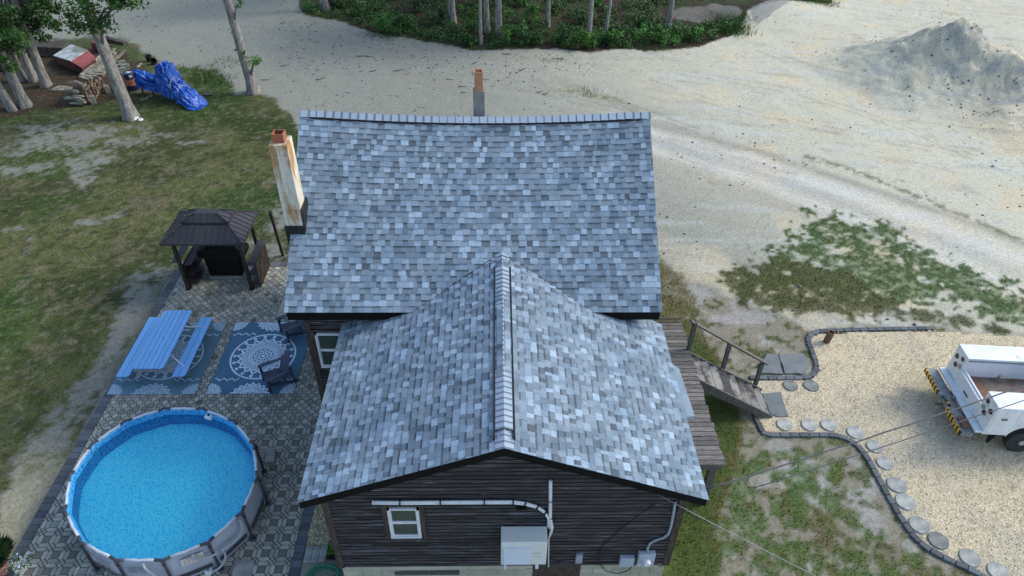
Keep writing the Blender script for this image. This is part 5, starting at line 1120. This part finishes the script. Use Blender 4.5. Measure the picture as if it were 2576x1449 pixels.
for i,(u_,v_) in enumerate(((2480,200),(2545,225),(2500,325),(2560,345),(2395,520),(2420,530),(2000,585),(1960,620),(1925,595),(2070,640))):
    if i<4: shrub('sand_shrub',['small green shrub on the right flank of the sand heap','dry twiggy shrub right of the sand heap','green weed among dark stones below the heap','sparse weed at the right frame edge by the heap'][i],u_*.0+[2470,2538,2505,2495][i],[172,205,255,300][i],.4,.35,'leaf',5,22,.09,group='weeds round the sand heap')
# ================================================================== JUNK CORNER
def dd(x,y,h=0): return W(115.9+.16*x,96.6+.16*y,GZ+h)
# hut: gabled lid of white and red panels
hut=thing('small_hut','small gabled hut with one white and one red roof slope','hut',tuple(g(190,175)))
a,b__,c_,d_=dd(110,265,.75),dd(385,348,.75),dd(650,180,1.25),dd(390,90,1.25)
A1=W(133.5,139,GZ+.45); A2=W(177,152.5,GZ+.72); A3=W(220,125,GZ+.72); A4=W(178.5,111,GZ+.45); B1=W(206,170.5,GZ+.42); B2=W(242,146,GZ+.42)
def slab(f,P,t=.05): f.hexa([(p[0],p[1],p[2]-t) for p in P]+[tuple(p) for p in P]); return f
slab(MB(),[A1,A2,A3,A4]).build('white_roof_panel','tin',hut); slab(MB(),[A2+np.array([.03,-.02,-.03]),B1,B2,A3+np.array([.03,-.02,-.03])]).build('red_roof_panel','redp',hut)
f=MB(); lo=lambda p:(p[0]*.94+((A1+B2)/2)[0]*.06,p[1]*.94+((A1+B2)/2)[1]*.06,GZ); tt=lambda p:(p[0]*.94+((A1+B2)/2)[0]*.06,p[1]*.94+((A1+B2)/2)[1]*.06,p[2]-.06)
for P in ((A1,A2,B1),(A4,A3,B2)): f.poly([lo(P[0]),lo(P[2]),tt(P[2]),tt(P[1]),tt(P[0])])
f.poly([lo(A1),lo(A4),tt(A4),tt(A1)]); f.poly([lo(B1),lo(B2),tt(B2),tt(B1)]); f.build('hut_wall','redd',hut)
# lumber stack
lum=thing('lumber_stack','heap of long weathered boards lying behind the leaning oak','lumber',tuple(dd(880,450)))
f=MB()
pa2,pb2=dd(720,620),dd(1080,260)
dr=Vector(pb2-pa2).normalized(); sdv=Vector((dr.y,-dr.x,0))
for k in range(13):
    o_=sdv*((k%5)*.21-.42)+Vector((0,0,.05+.075*(k//5))); L1=random.uniform(-.3,.2); L2=random.uniform(-.2,.5); a=Vector(pa2)+o_+dr*L1; b__=Vector(pb2)+o_+dr*L2+sdv*random.uniform(-.15,.15); f.bar(a,b__,.16,.05,random.random())
f.build('boards','lumber',lum)
for k in range(3): a=dd(560+k*30,560+k*12); b__=dd(800+k*60,340); o=MB().bar((a[0],a[1],GZ+.08),(b__[0],b__[1],GZ+.1),.1,.04,random.random()).build('loose_board','lumber'); tag(o,'thin loose board left of the lumber heap','board','loose boards by the lumber heap')
# firewood pile: individual splits stay within the pile
fwp=thing('firewood_pile','long stack of split firewood under the leaning oak','firewood',tuple(dd(800,930)))
pA,pB=Vector(dd(660,1030)),Vector(dd(950,830)); L_=(pB-pA).length; dr=(pB-pA).normalized(); sdv=Vector((-dr.y,dr.x,0))
if sdv.x>0: sdv=-sdv
f=MB(); nL=0
for r_ in range(8):
    s=random.uniform(0,.1)
    while s<L_*(1-.02*r_):
        rr=random.uniform(.05,.085); c_=pA+dr*(s+rr)+Vector((0,0,.07+r_*.115+random.uniform(-.01,.01))); ext=random.uniform(-.05,.06); e1=c_-sdv*(.0+ext); e2=c_+sdv*(.55+ext); f.tube([e1,e2],rr,6,random.random()); s+=rr*2.02
f.build('split_logs','log',fwp)
f=MB()
for k in range(16): c_=pA+dr*random.uniform(0,L_)+sdv*random.uniform(.0,.4)+Vector((0,0,.99+random.uniform(0,.06))); a=random.uniform(-.5,.5); v_=(sdv*math.cos(a)+dr*math.sin(a))*.3; f.bar(c_-v_,c_+v_,.12,.04,random.uniform(.5,1))
for k in range(12): c_=pA-dr*random.uniform(.05,.35)+sdv*random.uniform(.1,.6)+Vector((0,0,random.uniform(.1,.75))); v_=sdv*.28; f.bar(c_-v_,c_+v_,.12,.06,random.uniform(.4,1))
f.build('top_splits','lumber',fwp)
cbk=[('pale upright cinder block at the front end of the firewood',(760,1030)),('cinder block at the rear end of the firewood',(985,865))]
for l,(x_,y_) in cbk: p=dd(x_,y_); o=MB().rbox((p[0],p[1],GZ),.2,.2,.4,.4).build('cinder_block','cblock',bevel=.01); tag(o,l,'cinder block')
for k in range(9):
    p=dd(1175+(k%3)*42,470+(k//3)*55); o=MB().rbox((p[0],p[1],GZ),.40,.19,.2+.2*(k%2),.5+.1*random.random()).build('cinder_block','cblock',bevel=.01); tag(o,'mossy cinder block in the heap behind the leaning oak','cinder block','cinder block heap')
# drum
p=dd(1388,800); dm=thing('steel_drum','navy steel drum with faded orange middle band','drum',(p[0],p[1],GZ))
c_=(p[0],p[1],GZ)
MB().lathe(c_,[(.28,0),(.295,.02),(.285,.04),(.285,.29)],24).build('drum_base','drum',dm); MB().lathe(c_,[(.286,.29),(.297,.30),(.286,.315),(.286,.57),(.297,.585),(.286,.6)],24).build('orange_band','drumo',dm)
MB().lathe(c_,[(.285,.6),(.285,.86),(.297,.875),(.285,.885),(.265,.87),(.01,.868)],24).build('drum_top','drum',dm); MB().box(p[0]-.12,p[0]+.08,p[1]-.05,p[1]+.1,GZ+.875,GZ+.882).build('lid_label','label',dm)
MB().rbox((p[0]+.17,p[1]-.255,GZ+.72),.16,.012,.12,.5).build('side_label','label',dm)
# tarp covered machine
tp=thing('tarp_covered_machine','machine wrapped in a bright blue tarp tied with rope','tarp',tuple(dd(1900,950)))
secs=[]  # (centre px pair on ground, height bottom, top, half width)
ctr=[(1495,870,.62,1.22,.10),(1560,875,.55,1.18,.30),(1650,890,.50,1.02,.36),(1760,905,.45,.90,.38),(1870,915,.42,.95,.38),(1900,925,.40,1.10,.34),(1925,935,.42,1.66,.36),(1990,940,.34,1.80,.42),(2060,955,.28,1.80,.42),(2105,965,.24,1.66,.38),(2120,975,.22,1.12,.34),(2190,995,.12,.98,.42),(2215,1005,.08,.80,.34),(2300,1040,.03,.66,.46),(2370,1065,.02,.40,.42),(2440,1085,.0,.10,.36),(2475,1092,.0,.03,.2)]
nn=44; f=MB(); cents=[(dd(x_,y_),zb,zt,hw) for (x_,y_,zb,zt,hw) in ctr]; SUBN=5; rows_=[]
for i in range(len(cents)-1):
    for k in range(SUBN): t=k/SUBN; rows_.append(tuple(np.array(cents[i][q_])*(1-t)+np.array(cents[i+1][q_])*t for q_ in range(4)))
rows_.append(cents[-1])
for i,(c0,zb,zt,hw) in enumerate(rows_):
    a=Vector(rows_[max(0,i-3)][0]); b__=Vector(rows_[min(len(rows_)-1,i+3)][0]); d=(b__-a).normalized(); sv=Vector((-d.y,d.x,0))
    for k in range(nn):
        th_=math.pi*k/(nn-1); cs_,sn=math.cos(th_),math.sin(th_)
        r1=1-2*abs(float(fbm(np.array([i*.16+k*.05]),np.array([k*.22-i*.03]),1.,2,95)[0])-.5)*2; r2=1-2*abs(float(fbm(np.array([i*.35]),np.array([k*.5]),1.,2,97)[0])-.5)*2
        wob=.15*(r1-.6)+.06*(r2-.6); tie=1-.22*math.exp(-((i-52)/1.6)**2)-.18*math.exp(-((i-61)/1.6)**2)
        q_=Vector(c0)+sv*((hw*(abs(cs_)**.7)*(1+.3*(1-sn)**2)+wob)*tie*math.copysign(1,cs_)*min(1,abs(cs_)*3))+Vector((0,0,max(.0,zb+(zt-zb)*sn**.55*(tie*.5+.5)+wob*.55*(sn**.5)+(.10*(r1-.5) if zb>.1 else 0)))); f.V.append(tuple(q_))
for i in range(len(rows_)-1):
    for k in range(nn-1): f.F+=[[i*nn+k,i*nn+k+1,(i+1)*nn+k+1],[i*nn+k,(i+1)*nn+k+1,(i+1)*nn+k]]; f.T+=[.5,.5]
f.F.append(list(range(nn))); f.F.append([(len(rows_)-1)*nn+k for k in range(nn)][::-1]); f.T+=[.5,.5]
tb_=f.build('tarp_sheet','tarp',tp)
for i in (10,12):
    c0,zb,zt,hw=cents[i]; a=Vector(cents[i-1][0]); b__=Vector(cents[i+1][0]); d=(b__-a).normalized(); sv=Vector((-d.y,d.x,0)); P=[]
    for k in range(16): th_=math.pi*k/15; P.append(Vector(c0)+sv*(hw*1.12*math.cos(th_))+Vector((0,0,zb+(zt-zb)*1.03*math.sin(th_)**.6+.03)))
    MB().tube(P,.018,6).build('tie_rope','rope',tp)
for (x_,y_) in ((1555,960),(1690,900),(1990,1010)): p=dd(x_,y_); MB().tube([(p[0],p[1],GZ),(p[0]+.02,p[1]+.02,GZ+.7)],.045,6).build('machine_leg','darkw',tp)
for (x_,y_,x2,y2,l,m_,w_) in ((1490,985,1680,905,'pale plank under the blue tarp','lumber',.12),(2345,905,2576+40,895,'dark steel beam on the lawn right of the blue tarp','steel',.16),(935,25,1255,105,'dark timber beam lying on the sand behind the leaning oak','darkw',.28),(1445,470,1500,405,'short white board left of the black buckets','lumber',.14),(980,140,1060,130,'short dark plank near the timber beam','darkw',.08)):
    a,b__=dd(x_,y_),dd(x2,y2); h_=.18 if w_==.28 else .06; o=MB().bar((a[0],a[1],GZ+h_/2+.01),(b__[0],b__[1],GZ+h_/2+.01),w_,h_,.8).build('beam' if m_!='lumber' else 'plank',m_); tag(o,l,'beam' if m_!='lumber' else 'plank')
for l,x_,y_,tl in (('upright black bucket on the sand beyond the drum',1635,375,0),('tipped black bucket leaning on the upright one',1705,400,.7)):
    p=dd(x_,y_); o=MB().lathe((0,0,0),[(.13,0),(.17,.36),(.15,.36),(.12,.05),(.01,.04)],16).build('bucket','bucket'); o.location=(p[0],p[1],GZ+.02); o.rotation_euler=(tl,tl*.6,0); tag(o,l,'bucket')
p=dd(255,795); o=MB().prism(jag([(p[0]-.55,p[1]-.25),(p[0]+.45,p[1]-.3),(p[0]+.6,p[1]+.2),(p[0]-.3,p[1]+.3)],.04),GZ,GZ+.05).build('plywood_scrap','lumber'); tag(o,'flat weathered plywood scrap lying on dead leaves','board')
for k in range(4):
    a,b__=g(35,122+k*7),g(160,118+k*8); o=MB().bar((a[0],a[1],GZ+.12+.1*(k%2)),(b__[0],b__[1],GZ+.12),.2,.14).build('old_rail','steel'); tag(o,['farthest','second farthest','second nearest','nearest'][k]+' dark rusty rail in the row behind the small hut','rail','rusty rails behind the hut')
a=g(125,136); o=MB().rbox((a[0],a[1],GZ),2.2,.9,.55,-.05).build('dark_crate','darkw',bevel=.02); tag(o,'low dark crate standing behind the white and red hut','crate')
p=dd(720,260); o=MB().rbox((p[0]+.3,p[1]+.6,GZ),.8,.5,.5,-.5).build('red_crate','redp',bevel=.02); tag(o,'dull red crate at the far corner of the small hut','crate')
for i,(x_,y_) in enumerate(((1265,1268),(1330,1285),(1385,1280),(1485,1285),(1420,1250))):
    p=dd(x_,y_); s_=random.uniform(.1,.15); f=MB(); f.lathe((p[0],p[1],GZ-.02),[(s_*.8,0),(s_,.04),(s_*.7,.09),(.01,.1)],8); o=f.build('white_stone','pebble' if i==1 else 'label'); tag(o,'small white stone laid at the foot of the leaning oak','stone','white stones at the oak foot')
# ================================================================== SERVICE TRUCK (local: +x forward)
TR=math.radians(-4.6); tk=thing('service_truck','white utility service truck body with hazard striped rear bumper','truck',(0,0,0))
zb=1.6
def cabinet(s):                                            # s=+1 far side, -1 near side
    ya,yb=sorted((s*.60,s*1.16)); f=MB(); f.box(0,2.75,ya,yb,.98,zb)
    f.box(.0,.62,ya,yb,.62,.98); f.box(1.62,2.75,ya,yb,.62,.98)
    # arched fender over the wheel
    yo=s*1.165; n=10
    for k in range(n):
        a0,a1=math.pi*k/n,math.pi*(k+1)/n; cx,r1=1.12,.50
        P=[(cx-r1*math.cos(a0),.55+r1*.86*math.sin(a0)),(cx-r1*math.cos(a1),.55+r1*.86*math.sin(a1))]
        f.hexa([(P[0][0],ya,P[0][1]),(P[1][0],ya,P[1][1]),(P[1][0],yb,P[1][1]),(P[0][0],yb,P[0][1]),(P[0][0],ya,1.0),(P[1][0],ya,1.0),(P[1][0],yb,1.0),(P[0][0],yb,1.0)])
    o=f.build('side_cabinet','truckw',tk,bevel=.012); LOC[o.name]=np.zeros(3)
    MB().box(-.0,2.76,ya-.012,yb+.012,zb+.002,zb+.03).build('cabinet_lid','truckw',o,bevel=.01)
    d=MB(); yy=yo; e=.008*s
    for (x0_,x1_,z0_,z1_) in ((.05,.60,.68,1.54),(.64,1.60,1.10,1.54),(1.64,2.70,.68,1.54)):
        y0_,y1_=sorted((yy-.02*s,yy+.012*s)); d.box(x0_,x1_,y0_,y1_,z0_,z1_)
    d.build('cabinet_door','truckw',o,bevel=.006)
    h=MB()
    for x_ in (.30,1.1,2.1): y0_,y1_=sorted((yy+.01*s,yy+.03*s)); h.box(x_-.07,x_+.07,y0_,y1_,1.2,1.27)
    h.build('door_handle','bump',o)
    yc=s*.88
    for (dy,z_,m_,r_) in ((-.12*s,1.44,'lred',.065),(.13*s,1.32,'lred',.075),(-.15*s,1.20,'lclr',.07),(.03,1.10,'lred',.075)):
        L=MB(); L.lathe((-.004,yc+dy,z_),[(r_,0),(r_*.9,-.02),(.01,-.025)],16,ax=0); L.build('tail_light',m_,o)
    v=MB()
    yi=s*.59
    for k in range(38): y0_,y1_=sorted((yi,yi-.006*s)); v.box(.05+k*.07,.085+k*.07,y0_,y1_,zb-.09,zb-.04)
    v.build('vent_slots','cable',o)
    return o
for s in (1,-1): cabinet(s)
MB().box(.02,2.74,-.60,.60,.90,.96).build('bed_floor','bedf',tk)
MB().box(.02,.5,-.6,.6,.962,.967).build('rust_patch','rust',tk)
tg=MB().box(-.02,.05,-.60,.60,.70,1.18).box(.05,.10,-.60,.60,.95,1.22).build('tailgate','truckw',tk,bevel=.01); LOC[tg.name]=np.zeros(3)
f=MB()
for k in range(14): x_=random.uniform(.35,.52)-.0; y_=-.45+k*.07; f.box(.098,.104,y_-.03,y_+.04,1.02+random.uniform(-.05,.02),1.08+random.uniform(-.02,.05))
f.build('rust_streak','rust',tg); MB().box(-.03,-.021,-.12,.12,.84,.90).build('latch_slot','cable',tg)
MB().box(-.20,-.02,-1.16,1.16,.66,.72).build('rear_sill','truckw',tk,bevel=.01)
bp=MB(); bp.box(-.52,-.20,.25,1.20,.56,.62).box(-.42,-.20,-.25,.25,.56,.62).box(-.52,-.20,-1.16,-.25,.56,.62).box(-.50,-.2,-1.16,1.2,.48,.56); bo=bp.build('step_bumper','bump',tk,bevel=.01); LOC[bo.name]=np.zeros(3)
for (ya,yb,xx) in ((.28,1.20,-.525),(-1.16,-.28,-.525),(-.24,.0,-.425)):
    n=max(2,int((yb-ya)/.07)); fy=MB(); fb=MB()
    for k in range(n):
        y0_=ya+(yb-ya)*k/n; y1_=ya+(yb-ya)*(k+1)/n; sh=.03
        P=[(xx-.004,y0_,.48),(xx-.004,y1_,.48),(xx-.004+.0,y1_+(sh if k<n-1 else 0),.625),(xx-.004,y0_+(sh if k else 0),.625)]; (fy if k%2 else fb).poly(P); Q=[(xx-.004,y0_+(sh if k else 0),.625),(xx-.004,y1_+(sh if k<n-1 else 0),.625),(xx+.035,y1_,.626),(xx+.035,y0_,.626)]; (fy if k%2 else fb).poly(Q)
    fy.build('yellow_stripes','yel',bo); fb.build('black_stripes','hblk',bo)
MB().box(-.56,-.40,.12,.24,.60,.66).box(-.28,-.2,-.02,.06,.6,.72).build('bracket','bump',bo); MB().tube([(-.45,-.02,.44),(-.62,-.02,.46),(-.68,-.06,.5)],.03,8).build('tow_hook','steel',bo)
MB().box(-.42,-.26,-1.0,-.66,.623,.70).build('vise_mount','rust',bo)
MB().prismx([(-1.14,.6),(-.88,.6),(-.95,.12),(-1.02,.12)],.40,.42).build('mud_flap','bucket',tk); MB().prismx([(1.14,.6),(.88,.6),(.95,.12),(1.02,.12)],.40,.42).build('mud_flap','bucket',tk)
f=MB(); f.box(-.1,5.6,-.42,-.34,.42,.58).box(-.1,5.6,.34,.42,.42,.58); f.build('chassis','bucket',tk)
def wheel(x_,s):
    c_=(x_,s*1.06,.39); f=MB(); f.lathe(c_,[(.30,-.13),(.385,-.11),(.39,0),(.385,.11),(.30,.13),(.23,.12)],28,ax=1); w_=f.build('wheel','tyre',tk,smooth=False); LOC[w_.name]=np.zeros(3)
    f=MB(); f.lathe((x_,s*1.06+s*.09,.39),[(.235,0),(.22,.03*s),(.12,.02*s),(.07,.05*s),(.01,.05*s)],24,ax=1); f.build('rim','rim',w_)
    f=MB()
    for k in range(6): a=k*math.pi/3; f.lathe((x_+.165*math.cos(a),s*1.06+s*.122,.39+.165*math.sin(a)),[(.028,-.01),(.028,.004)],8,ax=1)
    f.build('rim_holes','flat_black',w_)
for x_ in (1.12,4.7):
    for s in (1,-1): wheel(x_,s)
# cab and bonnet beyond the bed
f=MB(); P=[(2.85,.55),(5.6,.55),(5.6,1.05),(4.55,1.2),(4.1,1.85),(3.0,1.9),(2.85,1.8)]
n=len(P); f.poly([(a,-.98,b__) for a,b__ in P][::1]).poly([(a,.98,b__) for a,b__ in P][::-1])
for i in range(n): a,b__=P[i],P[(i+1)%n]; f.poly([(a[0],-.98,a[1]),(a[0],.98,a[1]),(b__[0],.98,b__[1]),(b__[0],-.98,b__[1])])
cb_=f.build('cab','truckw',tk,bevel=.05); LOC[cb_.name]=np.zeros(3)
f=MB()
for s in (-1,1): f.poly([(3.05,s*.986,1.25),(4.3,s*.986,1.25),(3.98,s*.986,1.76),(3.1,s*.986,1.78)][::s])
f.poly([(4.53,-.85,1.26),(4.53,.85,1.26),(4.16,.8,1.80),(4.16,-.8,1.80)]); f.poly([(2.845,-.7,1.3),(2.845,.7,1.3),(2.845,.7,1.7),(2.845,-.7,1.7)][::-1]); f.build('cab_glass','glass',cb_)
for s in (-1,1): MB().box(5.58,5.62,s*.75-.14,s*.75+.14,.82,.98).build('headlight','lclr',tk)
MB().box(5.5,5.75,-.98,.98,.45,.65).build('front_bumper','bump',tk,bevel=.02)
tk.location=(12.67,12.86,GZ); tk.rotation_euler=(0,0,TR)
# ================================================================== OVERHEAD CABLES
def cable(a,b__,sag,r,name,label,m='cable',ext=1.6,n=26,twist=0):
    a=Vector(a);b__=Vector(b__); P=[]
    for k in range(n+1):
        t=k/n*ext; p=a+(b__-a)*t; p.z-=sag*4*(k/n)*(1-k/n); P.append(p+Vector((0,twist*math.sin(k*2.2),twist*math.cos(k*2.2))))
    o=MB().tube(P,r,6).build(name,m,smooth=True); return tag(o,label,'cable')
# anchored under the right rake / side of the wing
ax=(3.9,8.35,2.95)
cable(W(1770,1234,2.85),W(2576,965,3.6),.10,.016,'overhead_cable','upper twisted overhead cable running right from the eave over the truck',twist=.006)
cable(W(1895,1228,2.7),W(2576,1003,3.5),.07,.010,'overhead_cable','thin lower overhead cable parallel to the twisted one')
cable(W(1655,1244,Yw-.05,1),W(2060,1449,2.2),  .05,.008,'overhead_cable','pale cable slanting down from the eave to the bottom edge','cablew')
p0=W(1980,1178,2.95); p1=W(2005,1168,2.97); f=MB()
f.tube([tuple(W(1968,1182,2.93)),tuple(W(1990,1180,2.93)),tuple(W(2003,1172,2.95)),tuple(W(2003,1164,2.95)),tuple(W(1990,1160,2.96))],.012,6); o=f.build('cable_splice','cablew'); tag(o,'splice loop hanging on the upper overhead cable','cable splice')
f=MB(); f.tube([tuple(W(*p,2.9)) for p in ((1778,1238),(1783,1265),(1785,1290),(1775,1310),(1755,1305),(1735,1295))],.01,6); o=f.build('drip_loop','black'); tag(o,'black drip loop hanging below the right roof corner','cable')
# ================================================================== POTS AND PLANTS
p=g(12,1436); pp=thing('grass_planter','pink pot with a tall dark grassy plant in the bottom left corner','plant',(p[0],p[1],GZ))
MB().lathe((p[0],p[1],GZ),[(.13,0),(.19,.28),(.20,.30),(.17,.30),(.16,.26),(.01,.25)],18).build('pot','terra',pp)
def spray(c0,n,h,wd,col):
    a=rng.uniform(0,6.28,n); r_=rng.uniform(.1,1,n)*wd; Pt=np.stack([c0[0]+np.cos(a)*r_,c0[1]+np.sin(a)*r_,c0[2]+h*rng.uniform(.55,1,n)*(1-.3*r_/wd)],-1); Bs=np.tile(np.array(c0),(n,1))+rng.normal(0,.04,(n,3))*np.array([1,1,0]); Md=(Bs+Pt)/2+np.array([0,0,h*.15])
    d=np.stack([-np.sin(a),np.cos(a),0*a],-1)*.006; V=np.empty((n,5,3)); V[:,0]=Bs-d; V[:,1]=Bs+d; V[:,2]=Md+d; V[:,3]=Pt; V[:,4]=Md-d
    return V.reshape(-1,3),np.arange(5*n).reshape(-1,5)
V,F=spray((p[0],p[1],GZ+.27),900,.85,.5,None); finish('leaf_blades',V,F,M['leafd'],pp,tone=rng.random(len(F)))
V,F=spray((p[0]-.5,p[1]+.1,GZ+.1),900,.8,.5,None); p2=thing('grassy_plant','dark fine leaved clump behind the pink pot at the frame edge','plant',(p[0]-.5,p[1]+.1,GZ)); finish('leaf_blades',V,F,M['leafd'],p2,tone=rng.random(len(F)))
p=g(57,1432); fp=thing('flower_planter','pot of pale blue flowers in the bottom left corner','plant',(p[0],p[1],GZ)); MB().lathe((p[0],p[1],GZ),[(.11,0),(.15,.2),(.13,.2),(.01,.17)],16).build('pot','label',fp)
C=[(p[0]+random.gauss(0,.13),p[1]+random.gauss(0,.13),GZ+.22+random.uniform(0,.18)) for _ in range(18)]; V,F,tn=leafcloud(C,[.09]*18,24,.04); finish('foliage',V,F,M['leaf'],fp,tone=tn)
V,F,tn=leafcloud([(c_[0],c_[1],c_[2]+.07) for c_ in C],[.07]*18,7,.035); finish('blossoms',V,F,M['flower'],fp,tone=tn)
p=g(838,1392); pl=thing('black_planter','small black planter with green leaves against the front left wall corner','plant',(p[0],p[1],GZ)); f=MB(); f.box(p[0]-.1,p[0]+.12,p[1]-.16,p[1]+.2,GZ,GZ+.2); f.build('planter_box','bucket',pl)
V,F,tn=leafcloud([(p[0]+.01,p[1]+k*.07-.1,GZ+.26) for k in range(4)],[.1]*4,45,.06); finish('foliage',V,F,M['leafb'],pl,tone=tn)
